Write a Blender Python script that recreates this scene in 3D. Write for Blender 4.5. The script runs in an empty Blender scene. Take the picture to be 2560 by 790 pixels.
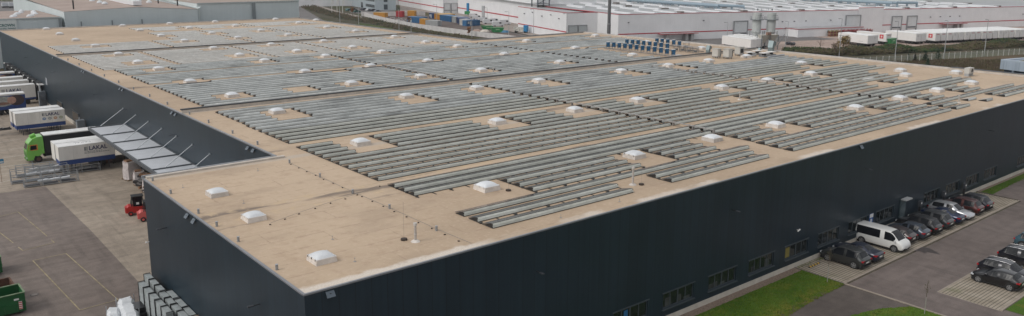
import bpy, math, random
from mathutils import Vector, Matrix
random.seed(7)
sc = bpy.context.scene
COL = sc.collection
R = math.radians
# ------------------------------------------------------------------ camera
YAW, PITCH, ROLL = 0.68708, 0.20202, 0.00477
FOC, CX, CY = 2012.46, 1280.0, 315.9
CAMP = Vector((0, 0, 28.35))
_fw = Vector((math.sin(YAW)*math.cos(PITCH), math.cos(YAW)*math.cos(PITCH), -math.sin(PITCH)))
_r0 = Vector((math.cos(YAW), -math.sin(YAW), 0)); _u0 = _r0.cross(_fw)
_rt = math.cos(ROLL)*_r0 + math.sin(ROLL)*_u0
_up = -math.sin(ROLL)*_r0 + math.cos(ROLL)*_u0
cam = bpy.data.cameras.new('camera'); camo = bpy.data.objects.new('camera', cam); COL.objects.link(camo)
M = Matrix((( _rt.x, _up.x, -_fw.x, 0), (_rt.y, _up.y, -_fw.y, 0), (_rt.z, _up.z, -_fw.z, 28.35), (0, 0, 0, 1)))
camo.matrix_world = M
cam.sensor_width = 36; cam.lens = FOC/2560*36; cam.shift_y = -(395-CY)/2560; cam.clip_start = 1; cam.clip_end = 4000
sc.camera = camo
def at(x, y, z=-0.3):                       # survey point of the photograph -> point on the level z
    d = (x-CX)/FOC*_rt - (y-CY)/FOC*_up + _fw
    t = (z-28.35)/d.z
    p = CAMP + t*d
    return (p.x, p.y)
# ------------------------------------------------------------------ materials
MATS = {}
def mat(name, col, rough=0.7, metal=0.0, var=0.0, scale=1.0, bump=0.0, spec=0.5, col2=None, coat=0.0, stretch=(1,1,1), objvar=0.0):
    if name in MATS: return MATS[name]
    m = bpy.data.materials.new(name); m.use_nodes = True; MATS[name] = m
    nt = m.node_tree; b = nt.nodes['Principled BSDF']
    b.inputs['Roughness'].default_value = rough; b.inputs['Metallic'].default_value = metal
    b.inputs['Specular IOR Level'].default_value = spec; b.inputs['Coat Weight'].default_value = coat
    b.inputs['Base Color'].default_value = (*col, 1)
    if var > 0 or col2:
        geo = nt.nodes.new('ShaderNodeNewGeometry'); mp = nt.nodes.new('ShaderNodeMapping'); mp.inputs['Scale'].default_value = stretch
        nt.links.new(geo.outputs['Position'], mp.inputs['Vector'])
        nz = nt.nodes.new('ShaderNodeTexNoise'); nz.inputs['Scale'].default_value = scale; nz.inputs['Detail'].default_value = 6
        nt.links.new(mp.outputs['Vector'], nz.inputs['Vector'])
        rp = nt.nodes.new('ShaderNodeValToRGB'); rp.color_ramp.elements[0].position = 0.3; rp.color_ramp.elements[1].position = 0.7
        c2 = col2 or tuple(c*(1+var) for c in col); c1 = col if col2 else tuple(c*(1-var) for c in col)
        rp.color_ramp.elements[0].color = (*c1, 1); rp.color_ramp.elements[1].color = (*c2, 1)
        nt.links.new(nz.outputs['Fac'], rp.inputs['Fac'])
        out = rp.outputs['Color']
        nz2 = nt.nodes.new('ShaderNodeTexNoise'); nz2.inputs['Scale'].default_value = scale*9; nz2.inputs['Detail'].default_value = 4
        nt.links.new(mp.outputs['Vector'], nz2.inputs['Vector'])
        mr = nt.nodes.new('ShaderNodeMapRange'); mr.inputs['To Min'].default_value = 1-max(var, .1)*.8; mr.inputs['To Max'].default_value = 1+max(var, .1)*.8
        nt.links.new(nz2.outputs['Fac'], mr.inputs['Value'])
        mx = nt.nodes.new('ShaderNodeVectorMath'); mx.operation = 'MULTIPLY'
        nt.links.new(out, mx.inputs[0]); nt.links.new(mr.outputs['Result'], mx.inputs[1])
        out = mx.outputs[0]
        if objvar:
            oi = nt.nodes.new('ShaderNodeObjectInfo'); m2 = nt.nodes.new('ShaderNodeMapRange')
            m2.inputs['To Min'].default_value = 1-objvar; m2.inputs['To Max'].default_value = 1+objvar
            nt.links.new(oi.outputs['Random'], m2.inputs['Value'])
            m3 = nt.nodes.new('ShaderNodeVectorMath'); m3.operation = 'MULTIPLY'
            nt.links.new(out, m3.inputs[0]); nt.links.new(m2.outputs['Result'], m3.inputs[1]); out = m3.outputs[0]
        nt.links.new(out, b.inputs['Base Color'])
        if bump > 0:
            bp = nt.nodes.new('ShaderNodeBump'); bp.inputs['Strength'].default_value = bump; bp.inputs['Distance'].default_value = 0.05
            nt.links.new(nz2.outputs['Fac'], bp.inputs['Height']); nt.links.new(bp.outputs['Normal'], b.inputs['Normal'])
    return m
def nd(nt, t, **kw):
    n = nt.nodes.new(t)
    for k, v in kw.items():
        if k.startswith('i_'):
            n.inputs[int(k[2:])].default_value = v
        else: setattr(n, k, v)
    return n
def mth(nt, op, a, b=None, c=None):
    n = nt.nodes.new('ShaderNodeMath'); n.operation = op
    for i, q in enumerate((a, b, c)):
        if q is None: continue
        if isinstance(q, (int, float)): n.inputs[i].default_value = q
        else: nt.links.new(q, n.inputs[i])
    return n.outputs[0]
def colmul(nt, c, f):
    n = nt.nodes.new('ShaderNodeVectorMath'); n.operation = 'MULTIPLY'
    nt.links.new(c, n.inputs[0]); nt.links.new(f, n.inputs[1]); return n.outputs[0]
def cmix(nt, f, a, b):
    n = nt.nodes.new('ShaderNodeMix'); n.data_type = 'RGBA'
    if isinstance(f, (int, float)): n.inputs[0].default_value = f
    else: nt.links.new(f, n.inputs[0])
    for i, q in ((6, a), (7, b)):
        if isinstance(q, tuple): n.inputs[i].default_value = (*q, 1)
        else: nt.links.new(q, n.inputs[i])
    return n.outputs[2]
def pos(nt):
    g = nt.nodes.new('ShaderNodeNewGeometry'); s = nt.nodes.new('ShaderNodeSeparateXYZ'); nt.links.new(g.outputs['Position'], s.inputs[0])
    return g.outputs['Position'], s.outputs[0], s.outputs[1], s.outputs[2]
def noise(nt, vec, scale, detail=5, stretch=None, rough=0.5):
    if stretch:
        mp = nt.nodes.new('ShaderNodeMapping'); mp.inputs['Scale'].default_value = stretch; nt.links.new(vec, mp.inputs['Vector']); vec = mp.outputs['Vector']
    n = nt.nodes.new('ShaderNodeTexNoise'); n.inputs['Scale'].default_value = scale; n.inputs['Detail'].default_value = detail; n.inputs['Roughness'].default_value = rough
    nt.links.new(vec, n.inputs['Vector']); return n.outputs['Fac']
def ramp(nt, v, a, b, lo=0.0, hi=1.0):
    m = nt.nodes.new('ShaderNodeMapRange'); m.interpolation_type = 'SMOOTHSTEP'
    nt.links.new(v, m.inputs['Value'])
    for k, q in (('From Min', a), ('From Max', b), ('To Min', lo), ('To Max', hi)): m.inputs[k].default_value = q
    return m.outputs['Result']
def lines(nt, v, pitch, width):                # 1 on the line, 0 off
    f = mth(nt, 'FRACT', mth(nt, 'DIVIDE', v, pitch)); return mth(nt, 'LESS_THAN', f, width/pitch)
def band(nt, v, c, hw, soft):
    d = mth(nt, 'ABSOLUTE', mth(nt, 'SUBTRACT', v, c)); return ramp(nt, d, hw, hw+soft, 1.0, 0.0)

def roof_material():
    m = bpy.data.materials.new('roof_membrane'); m.use_nodes = True; nt = m.node_tree; b = nt.nodes['Principled BSDF']
    P, x, y, z = pos(nt)
    n1 = noise(nt, P, 0.05, 7); n2 = noise(nt, P, 1.4, 6); n3 = noise(nt, P, 9, 4)
    c = cmix(nt, ramp(nt, n1, 0.3, 0.7), (0.405, 0.305, 0.212), (0.515, 0.395, 0.280))
    c = cmix(nt, ramp(nt, n2, 0.45, 0.75, 0, .35), c, (0.39, 0.27, 0.18))
    c = cmix(nt, ramp(nt, noise(nt, P, 3.2, 3), 0.5, 0.7, 0, .25), c, (0.60, 0.46, 0.36))
    c = cmix(nt, ramp(nt, noise(nt, P, .16, 7, (1, 1.6, 1), .6), .50, .68, 0, .42), c, (0.33, 0.245, 0.175))
    # welded seams of the sheets
    wob = mth(nt, 'MULTIPLY', mth(nt, 'SUBTRACT', n2, 0.5), 0.25)
    cell = mth(nt, 'FLOOR', mth(nt, 'DIVIDE', y, 2.1))
    sx = lines(nt, mth(nt, 'ADD', mth(nt, 'ADD', x, wob), mth(nt, 'MULTIPLY', cell, 3.7)), 9.5, 0.09)
    sy = lines(nt, mth(nt, 'ADD', y, wob), 2.1, 0.08)
    s = mth(nt, 'MULTIPLY', mth(nt, 'MAXIMUM', sx, sy), ramp(nt, n2, .35, .6, .1, .5))
    c = cmix(nt, s, c, (0.30, 0.21, 0.15))
    # standing water marks in the valleys of the roof
    nn = noise(nt, P, 0.55, 6, (0.22, 1.6, 1))
    for yc, hw in ((55.8, .5), (73.2, .5), (122.6, .4), (53.6, .25)):
        k = mth(nt, 'MULTIPLY', band(nt, mth(nt, 'ADD', y, mth(nt, 'MULTIPLY', mth(nt, 'SUBTRACT', n2, .5), 1.0)), yc, hw, .7), ramp(nt, nn, .5, .62, 0, .75))
        c = cmix(nt, k, c, (0.13, 0.105, 0.09))
        k = mth(nt, 'MULTIPLY', band(nt, y, yc+.9, .25, .5), ramp(nt, n2, .5, .65, 0, .5))
        c = cmix(nt, k, c, (0.60, 0.46, 0.29))
    # bleached rim along the front edge and bare patches
    e1 = ramp(nt, mth(nt, 'ADD', y, mth(nt, 'MULTIPLY', mth(nt, 'SUBTRACT', n2, .5), .9)), 39.9, 40.35, 1, 0)
    on = ramp(nt, x, 29, 32, 1, 0)
    far = mth(nt, 'MULTIPLY', ramp(nt, noise(nt, P, .09, 2, (1, .01, 1)), .53, .58), 0.8)
    c = cmix(nt, mth(nt, 'MULTIPLY', mth(nt, 'MULTIPLY', e1, mth(nt, 'MAXIMUM', on, far)), ramp(nt, n3, .3, .6, .55, .9)), c, (0.66, 0.60, 0.53))
    # paler grey strip at the foot of the parapet walls
    for yc in (69.6, 98.2, 173.6):
        c = cmix(nt, mth(nt, 'MULTIPLY', band(nt, y, yc, .35, .4), .5), c, (0.46, 0.42, 0.37))
    dep = mth(nt, 'MULTIPLY', ramp(nt, n2, .5, .8), ramp(nt, n3, .3, .7))
    c = cmix(nt, mth(nt, 'MULTIPLY', dep, .25), c, (0.28, 0.20, 0.14))
    nt.links.new(c, b.inputs['Base Color']); b.inputs['Roughness'].default_value = 0.85
    bp = nd(nt, 'ShaderNodeBump'); bp.inputs['Strength'].default_value = .25; bp.inputs['Distance'].default_value = .03
    nt.links.new(n3, bp.inputs['Height']); nt.links.new(bp.outputs['Normal'], b.inputs['Normal'])
    return m
def cladding(name, c1, c2, pitch=1.05, rough=.38, axis=0, joint=.50, spec=.5, pv=.045, streak=.09):
    m = bpy.data.materials.new(name); m.use_nodes = True; nt = m.node_tree; b = nt.nodes['Principled BSDF']
    P, x, y, z = pos(nt); w = mth(nt, 'ADD', x, y)
    pid = mth(nt, 'FLOOR', mth(nt, 'DIVIDE', w, pitch))
    wn = nt.nodes.new('ShaderNodeTexWhiteNoise'); wn.noise_dimensions = '1D'; nt.links.new(pid, wn.inputs['W'])
    n1 = noise(nt, P, .25, 5)
    c = cmix(nt, ramp(nt, n1, .3, .7), c1, c2)
    f = ramp(nt, wn.outputs['Value'], 0, 1, 1-pv, 1+pv)
    c = colmul(nt, c, f)
    st = noise(nt, P, 1.2, 4, (2, 2, .06)); c = colmul(nt, c, ramp(nt, st, .3, .7, 1-streak, 1+streak))
    L = lines(nt, w, pitch, .06); c = cmix(nt, mth(nt, 'MULTIPLY', L, joint), c, (0.008, 0.01, 0.012))
    nt.links.new(c, b.inputs['Base Color']); b.inputs['Roughness'].default_value = rough; b.inputs['Specular IOR Level'].default_value = spec
    bp = nd(nt, 'ShaderNodeBump'); bp.inputs['Strength'].default_value = .12; bp.inputs['Distance'].default_value = .05
    nt.links.new(noise(nt, P, .8, 2), bp.inputs['Height']); nt.links.new(bp.outputs['Normal'], b.inputs['Normal'])
    return m
def asphalt(name, c1, c2, spots=True, seam=None):
    m = bpy.data.materials.new(name); m.use_nodes = True; nt = m.node_tree; b = nt.nodes['Principled BSDF']
    P, x, y, z = pos(nt)
    c = cmix(nt, ramp(nt, noise(nt, P, .09, 6), .3, .7), c1, c2)
    c = colmul(nt, c, ramp(nt, noise(nt, P, .9, 6), .3, .7, .88, 1.12))
    c = colmul(nt, c, ramp(nt, noise(nt, P, 14, 4), .3, .7, .85, 1.15))
    if spots:
        s = mth(nt, 'MULTIPLY', ramp(nt, noise(nt, P, .45, 7, (1, 1, 1), .65), .60, .72), .45)
        c = cmix(nt, s, c, tuple(q*.45 for q in c1))
        t = noise(nt, P, 1.1, 4, (.12, 1.2, 1)); c = colmul(nt, c, ramp(nt, t, .3, .7, .90, 1.08))
        t = noise(nt, P, .9, 5, (1.3, .10, 1)); c = colmul(nt, c, ramp(nt, t, .52, .68, 1, .84))
        t = noise(nt, P, 2.6, 3); c = colmul(nt, c, ramp(nt, t, .68, .76, 1, .72))
    nt.links.new(c, b.inputs['Base Color']); b.inputs['Roughness'].default_value = .82
    bp = nd(nt, 'ShaderNodeBump'); bp.inputs['Strength'].default_value = .4; bp.inputs['Distance'].default_value = .02
    nt.links.new(noise(nt, P, 20, 4), bp.inputs['Height']); nt.links.new(bp.outputs['Normal'], b.inputs['Normal'])
    return m
def grassmat(name, c1, c2, c3, sc_=.35, edge=None):
    m = bpy.data.materials.new(name); m.use_nodes = True; nt = m.node_tree; b = nt.nodes['Principled BSDF']
    P, x, y, z = pos(nt)
    c = cmix(nt, ramp(nt, noise(nt, P, sc_, 6), .35, .65), c1, c2)
    c = cmix(nt, ramp(nt, noise(nt, P, sc_*2.3, 6), .5, .72, 0, .8), c, c3)
    if edge: c = cmix(nt, mth(nt, 'MULTIPLY', band(nt, y, edge, .5, 1.6), ramp(nt, noise(nt, P, .9, 6), .35, .6)), c, c3)
    if edge: c = cmix(nt, mth(nt, 'MULTIPLY', band(nt, y, edge, .15, .5), ramp(nt, noise(nt, P, 1.6, 6), .4, .6)), c, (.10,.085,.05))
    c = colmul(nt, c, ramp(nt, noise(nt, P, 12, 5), .25, .75, .6, 1.4))
    nt.links.new(c, b.inputs['Base Color']); b.inputs['Roughness'].default_value = .9; b.inputs['Specular IOR Level'].default_value = .2
    bp = nd(nt, 'ShaderNodeBump'); bp.inputs['Strength'].default_value = .8; bp.inputs['Distance'].default_value = .08
    nt.links.new(noise(nt, P, 16, 5), bp.inputs['Height']); nt.links.new(bp.outputs['Normal'], b.inputs['Normal'])
    return m
def pavermat():
    m = bpy.data.materials.new('grass_joint_pavers'); m.use_nodes = True; nt = m.node_tree; b = nt.nodes['Principled BSDF']
    P, x, y, z = pos(nt)
    c = cmix(nt, ramp(nt, noise(nt, P, .6, 6), .3, .7), (.27, .225, .175), (.37, .32, .26))
    cell = mth(nt, 'FLOOR', mth(nt, 'DIVIDE', y, .29))
    j1 = lines(nt, y, .29, .075); j2 = lines(nt, mth(nt, 'ADD', x, mth(nt, 'MULTIPLY', cell, .13)), .42, .04)
    j = mth(nt, 'MAXIMUM', mth(nt, 'MULTIPLY', j1, .8), mth(nt, 'MULTIPLY', j2, .2))
    c = cmix(nt, j, c, (.055, .055, .028))
    c = cmix(nt, mth(nt, 'MULTIPLY', lines(nt, mth(nt, 'SUBTRACT', x, .9), 2.5, .10), .45), c, (.05, .045, .04))
    c = cmix(nt, ramp(nt, noise(nt, P, .35, 5), .55, .75, 0, .45), c, (.10, .11, .035))
    nt.links.new(c, b.inputs['Base Color']); b.inputs['Roughness'].default_value = .85
    return m
# ------------------------------------------------------------------ mesh builder
class MB:
    def __init__(s): s.v = []; s.f = []; s.m = []
    def add(s, vs, fs, m=0):
        o = len(s.v); s.v += [tuple(p) for p in vs]
        for f in fs: s.f.append(tuple(i+o for i in f)); s.m.append(m)
    def box(s, x0, x1, y0, y1, z0, z1, m=0, rz=0, c=None):
        vs = [(x0,y0,z0),(x1,y0,z0),(x1,y1,z0),(x0,y1,z0),(x0,y0,z1),(x1,y0,z1),(x1,y1,z1),(x0,y1,z1)]
        if rz:
            cx, cy = c if c else ((x0+x1)/2, (y0+y1)/2); ca, sa = math.cos(rz), math.sin(rz)
            vs = [(cx+(x-cx)*ca-(y-cy)*sa, cy+(x-cx)*sa+(y-cy)*ca, z) for x, y, z in vs]
        s.add(vs, [(0,3,2,1),(4,5,6,7),(0,1,5,4),(1,2,6,5),(2,3,7,6),(3,0,4,7)], m); return s
    def prism(s, poly, z0, z1, m=0):
        n = len(poly); vs = [(x,y,z0) for x,y in poly]+[(x,y,z1) for x,y in poly]
        s.add(vs, [tuple(range(n-1,-1,-1)), tuple(range(n, 2*n))]+[(i,(i+1)%n,(i+1)%n+n,i+n) for i in range(n)], m); return s
    def extr(s, prof, x0, x1, m=0, ax=0):        # profile (a,z) extruded along x (ax 0) or y (ax 1)
        n = len(prof)
        g = (lambda t, p: (t, p[0], p[1])) if ax == 0 else (lambda t, p: (p[0], t, p[1]))
        vs = [g(x0, p) for p in prof]+[g(x1, p) for p in prof]
        s.add(vs, [tuple(range(n)), tuple(range(2*n-1, n-1, -1))]+[(i,i+n,(i+1)%n+n,(i+1)%n) for i in range(n)], m); return s
    def cyl(s, p0, p1, r, n=8, m=0, r1=None, cap=True):
        p0 = Vector(p0); p1 = Vector(p1); d = (p1-p0); d.normalize()
        a = d.orthogonal().normalized(); b = d.cross(a); r1 = r if r1 is None else r1
        vs = [p0+(a*math.cos(2*math.pi*i/n)+b*math.sin(2*math.pi*i/n))*r for i in range(n)]+[p1+(a*math.cos(2*math.pi*i/n)+b*math.sin(2*math.pi*i/n))*r1 for i in range(n)]
        fs = [(i,(i+1)%n,(i+1)%n+n,i+n) for i in range(n)]
        if cap: fs += [tuple(range(n-1,-1,-1)), tuple(range(n,2*n))]
        s.add(vs, fs, m); return s
    def quad(s, a, b, c, d, m=0): s.add([a,b,c,d], [(0,1,2,3)], m); return s
    def build(s, name, mats, parent=None, smooth=False, loc=None):
        me = bpy.data.meshes.new(name); me.from_pydata([tuple(p) for p in s.v], [], s.f)
        for q in (mats if isinstance(mats, (list, tuple)) else [mats]): me.materials.append(q)
        if any(s.m): me.polygons.foreach_set('material_index', s.m)
        if smooth: me.polygons.foreach_set('use_smooth', [True]*len(s.f))
        me.update()
        o = bpy.data.objects.new(name, me); COL.objects.link(o)
        if parent: o.parent = parent
        if loc: o.location = loc
        return o
def fixn(o):
    import bmesh
    bm = bmesh.new(); bm.from_mesh(o.data); bmesh.ops.recalc_face_normals(bm, faces=bm.faces); bm.to_mesh(o.data); bm.free(); return o
def thing(name, label, cat, loc=(0,0,0), rz=0, group=None):
    o = bpy.data.objects.new(name, None); COL.objects.link(o); o.empty_display_size = .5
    o.location = loc; o.rotation_euler = (0,0,rz); o['label'] = label; o['category'] = cat
    if group: o['group'] = group
    return o
def tag(o, label, cat, group=None):
    o['label'] = label; o['category'] = cat
    if group: o['group'] = group
    return o
def stru(o): o['kind'] = 'structure'; return o
def kids(o): return [c for c in o.children]
def dup(root, loc, rz=0, label=None):
    r = root.copy(); COL.objects.link(r); r.location = loc; r.rotation_euler = (0,0,rz)
    if label: r['label'] = label
    for ch in kids(root):
        c = ch.copy(); COL.objects.link(c); c.parent = r
        for g in kids(ch):
            d = g.copy(); COL.objects.link(d); d.parent = c
    return r
ORD = ['zeroth','first','second','third','fourth','fifth','sixth','seventh','eighth','ninth','tenth','eleventh','twelfth','thirteenth','fourteenth','fifteenth','sixteenth','seventeenth','eighteenth','nineteenth','twentieth']
TENS = {2:'twenty',3:'thirty',4:'forty',5:'fifty',6:'sixty',7:'seventy'}
def ordn(n):
    if n <= 20: return ORD[n]
    t, u = divmod(n, 10)
    return {2:'twentieth',3:'thirtieth',4:'fortieth',5:'fiftieth',6:'sixtieth',7:'seventieth'}[t] if u == 0 else TENS[t]+'-'+ORD[u]
def sheet(name, pts, z, m, lab=None):
    mb = MB(); mb.add([(p[0], p[1], z) for p in pts], [tuple(range(len(pts)))])
    o = fixn(mb.build(name, m)); 
    if o.data.polygons[0].normal.z < 0: o.data.flip_normals()
    return stru(o)
def text(s, size, name, m, parent, loc, rot, bold=.0, depth=.01, align='LEFT'):
    cu = bpy.data.curves.new(name, 'FONT'); cu.body = s; cu.size = size; cu.extrude = depth; cu.offset = bold; cu.align_x = align; cu.resolution_u = 3
    to = bpy.data.objects.new(name+'_src', cu); COL.objects.link(to)
    bpy.context.view_layer.update()
    me = bpy.data.meshes.new_from_object(to.evaluated_get(bpy.context.evaluated_depsgraph_get()))
    bpy.data.objects.remove(to)
    me.materials.clear(); me.materials.append(m)
    o = bpy.data.objects.new(name, me); COL.objects.link(o); o.location = loc; o.rotation_euler = rot
    if parent: o.parent = parent
    return o
ORIG_at = at
# ------------------------------------------------------------------ shared colours
ROOF = roof_material()
DARK = cladding('dark_steel_cladding', (.0135,.0255,.036), (.0165,.030,.042), rough=.36, spec=.28)
GREYM = mat('galvanised_steel', (.42,.44,.46), .45, .6, .12, 2)
WHITE = mat('white_paint', (.72,.71,.69), .5, 0, .05, .8)
BLACK = mat('black_plastic', (.012,.012,.013), .55)
RUBBER = mat('tyre_rubber', (.015,.015,.016), .85)
RIM = mat('wheel_rim', (.35,.36,.38), .35, .8)
GLASS = mat('dark_glass', (.009,.011,.014), .18, 0, spec=.22)
COPE = mat('edge_coping', (.24,.25,.27), .4, .3, .1, 1)
WGL = mat('window_glass', (.012,.017,.018), .10, 0, spec=.65)
REDL = mat('red_lens', (.35,.01,.015), .25)
YEL = mat('yellow_paint', (.60,.38,.05), .6, 0, .2, 3)
DGREY = mat('dark_grey_metal', (.06,.065,.075), .5, .2, .1, 1)
# ------------------------------------------------------------------ world and sun
w = bpy.data.worlds.new('World'); sc.world = w; w.use_nodes = True; nt = w.node_tree; bg = nt.nodes['Background']
sky = nt.nodes.new('ShaderNodeTexSky'); sky.sky_type = 'NISHITA'; sky.sun_disc = False
SUN_EL, SUN_AZ = 44, -80      # azimuth: clockwise from +Y, the light comes from the far left
sky.sun_elevation = R(SUN_EL); sky.sun_rotation = R(SUN_AZ); sky.air_density = 1; sky.dust_density = 4; sky.ozone_density = 1
hs = nt.nodes.new('ShaderNodeHueSaturation'); hs.inputs['Saturation'].default_value = .22
nt.links.new(sky.outputs[0], hs.inputs['Color'])
ov = nt.nodes.new('ShaderNodeMix'); ov.data_type = 'RGBA'; ov.inputs[0].default_value = .55; ov.inputs[7].default_value = (6.3, 6.4, 6.6, 1)
nt.links.new(hs.outputs['Color'], ov.inputs[6]); nt.links.new(ov.outputs[2], bg.inputs['Color'])
bg.inputs['Strength'].default_value = .12
sl = bpy.data.lights.new('sun', 'SUN'); sl.energy = 0.9; sl.angle = R(22); sl.color = (1, .96, .9)
so = bpy.data.objects.new('sun', sl); COL.objects.link(so)
sd = Vector((math.sin(R(SUN_AZ))*math.cos(R(SUN_EL)), math.cos(R(SUN_AZ))*math.cos(R(SUN_EL)), math.sin(R(SUN_EL))))
so.rotation_euler = sd.to_track_quat('Z', 'Y').to_euler()
vs = sc.view_settings; vs.view_transform = 'Standard'; vs.look = 'None'; vs.gamma = 1; vs.use_curve_mapping = False; vs.exposure = 0.10
# ================================================================== MAIN WAREHOUSE
RZ = 10.35; YF = 39.25
wh = thing('warehouse', 'long dark blue-grey warehouse with flat tan roof covered in solar panels', 'warehouse', (0,0,0))
mb = MB()
foot = [(17.5,39.25),(147.5,39.25),(147.5,150),(111,150),(111,242.5),(29.4,242.5),(29.4,70.2),(17.5,70.2)]
mb.add([(x,y,RZ) for x,y in foot], [tuple(range(8))])
mb.build('roof', ROOF, wh)
WX = [36.4, 42.3, 48.05, 53.95, 59.75, 65.55, 71.3, 77.15, 82.95, 94.25, 100.05, 105.75, 111.4, 122.6]
WW, WZ0, WZ1 = 3.9, .82, 2.15
mb = MB()
def wq(x0,x1,z0,z1): mb.quad((x0,YF,z0),(x1,YF,z0),(x1,YF,z1),(x0,YF,z1))
wq(17.5,147.5,WZ1,RZ); wq(17.5,147.5,.16,WZ0)
px_ = 17.5
for x in WX:
    wq(px_,x,WZ0,WZ1); px_ = x+WW
    for a,b_,c_,d in (((x,WZ0),(x+WW,WZ0),0,0),((x,WZ1),(x+WW,WZ1),0,0),((x,WZ0),(x,WZ1),0,0),((x+WW,WZ0),(x+WW,WZ1),0,0)):
        mb.quad((a[0],YF,a[1]),(b_[0],YF,b_[1]),(b_[0],YF+.2,b_[1]),(a[0],YF+.2,a[1]))
wq(px_,147.5,WZ0,WZ1)
def side(x0,y0,x1,y1,z0): mb.quad((x0,y0,z0),(x1,y1,z0),(x1,y1,RZ),(x0,y0,RZ))
side(17.5,70.2,17.5,39.25,-.3); side(29.4,70.2,17.5,70.2,-.3); side(29.4,242.5,29.4,70.2,-1.2)
side(147.5,39.25,147.5,150,-.4); side(147.5,150,111,150,-.4); side(111,150,111,242.5,-.4); side(111,242.5,29.4,242.5,-1.2)
mb.build('wall', DARK, wh)
# plinth
PL = mat('pale_concrete_plinth', (.50,.46,.40), .8, 0, .12, 1.5)
MB().box(17.5,147.6,YF-.06,YF+.1,-.4,.16).build('plinth', PL, wh); MB().box(29.28,29.42,128,242.5,-1.3,-.35).build('plinth', PL, wh)
# coping: thin flashings along every edge
def cop(x0,x1,y0,y1,h): MB().box(x0,x1,y0,y1,RZ-.05,RZ+h).build('coping', COPE, wh)
cop(17.44,147.5,YF-.05,YF+.10,.05); cop(17.42,17.58,YF+.105,70.2,.05); cop(17.425,29.3,70.205,70.42,.20)
cop(29.30,29.5,70.43,242.5,.07); cop(29.3,111.2,242.52,242.75,.3); cop(111.02,111.2,150.25,242.5,.25); cop(111.03,147.6,150.02,150.2,.3); cop(147.3,147.6,59,150,.3)
PUP = mat('parapet_upstand', (.50,.455,.405), .85, 0, .15, 1)
def par(*a): MB().box(*a).build('parapet', PUP, wh)
par(17.7,29.9,69.75,70.19,RZ,RZ+.16); par(146.3,147.28,39.5,59,RZ,RZ+.40); par(146.6,147.28,59.01,149.7,RZ,RZ+.28)
for yy in (98.3, 171.2): par(29.55,147 if yy<150 else 110.9,yy,yy+.35,RZ,RZ+.36)
par(29.55,110.8,242.0,242.5,RZ,RZ+.25)
CAP = mat('dark_parapet_cap', (.045,.05,.055), .5)
for yy in (98.3, 171.2): MB().box(29.45,147.05 if yy<150 else 110.95,yy-.03,yy+.42,RZ+.365,RZ+.50).build('parapet_cap', CAP, wh)
MB().box(146.25,147.4,39.4,59.05,RZ+.405,RZ+.45).build('parapet_cap', CAP, wh)
FRM = mat('window_frame_grey', (.045,.058,.066), .5)
BL = [mat('blind_yellow', (.20,.16,.035), .7), mat('blind_blue', (.02,.13,.30), .6), mat('interior_dim', (.045,.05,.045), .8, 0, .5, 1.2)]
for i, x in enumerate(WX):
    f = MB()
    for a,b_,c_,d in ((x,x+WW,WZ0,WZ0+.09),(x,x+WW,WZ1-.09,WZ1),(x,x+.08,WZ0+.09,WZ1-.09),(x+WW-.08,x+WW,WZ0+.09,WZ1-.09)): f.box(a,b_,YF+.08,YF+.16,c_,d)
    for k in (1,2,3):
        xx = x+WW*k/4; f.box(xx-(.05 if k != 2 else .08),xx+(.05 if k != 2 else .08),YF+.09,YF+.155,WZ0+.09,WZ1-.09)
    f.box(x-.12,x+WW+.12,YF-.16,YF-.002,WZ0-.09,WZ0-.02); f.box(x-.14,x+WW+.14,YF-.07,YF-.002,WZ1+.0,WZ1+.09)
    fo = f.build('window', FRM, wh)
    g = MB(); g.quad((x+.05,YF+.12,WZ0+.05),(x+WW-.05,YF+.12,WZ0+.05),(x+WW-.05,YF+.12,WZ1-.05),(x+.05,YF+.12,WZ1-.05)); g.build('pane', WGL, fo)
    g = MB(); rr = random.Random(i)
    if i == 5: g.box(x+.2,x+.9,YF+.1,YF+.117,WZ0+.15,WZ1-.2); g.build('blind', BL[0], fo)
    elif i == 1: g.box(x+1.25,x+1.7,YF+.1,YF+.117,WZ0+.1,WZ1-.2); g.build('blind', BL[1], fo)
    elif i in (2,3,4,9,10,11,12):
        for k in range(3):
            a = x+.15+rr.random()*(WW-1.2); MB().box(a,a+.3+rr.random()*.5,YF+.1,YF+.117-.001*k,WZ0+.12,WZ0+.3+rr.random()*.7).build('interior_box', BL[2], fo)
d = MB(); d.box(88.2,89.5,YF-.12,YF-.01,-.25,2.5); do = d.build('door', mat('door_blue_grey', (.05,.075,.085), .4), wh)
d = MB(); d.box(88.35,89.35,YF-.15,YF-.123,.2,2.1); d.build('door_panel', mat('door_glass', (.09,.12,.13), .2), do)
d = MB(); d.box(88.1,89.6,YF-.75,YF-.125,2.55,2.68); d.build('door_canopy', mat('pale_alu', (.55,.56,.56), .4, .3), do)
# side windows low in the dock wall and the service door
for (y0,y1) in ((156.3,161.2),(170,175),):
    f = MB(); f.box(29.28,29.395,y0,y1,.0,1.7); fo = f.build('window', FRM, wh)
    g = MB(); g.box(29.262,29.278,y0+.12,y1-.12,.12,1.58); g.build('pane', GLASS, fo)
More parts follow.
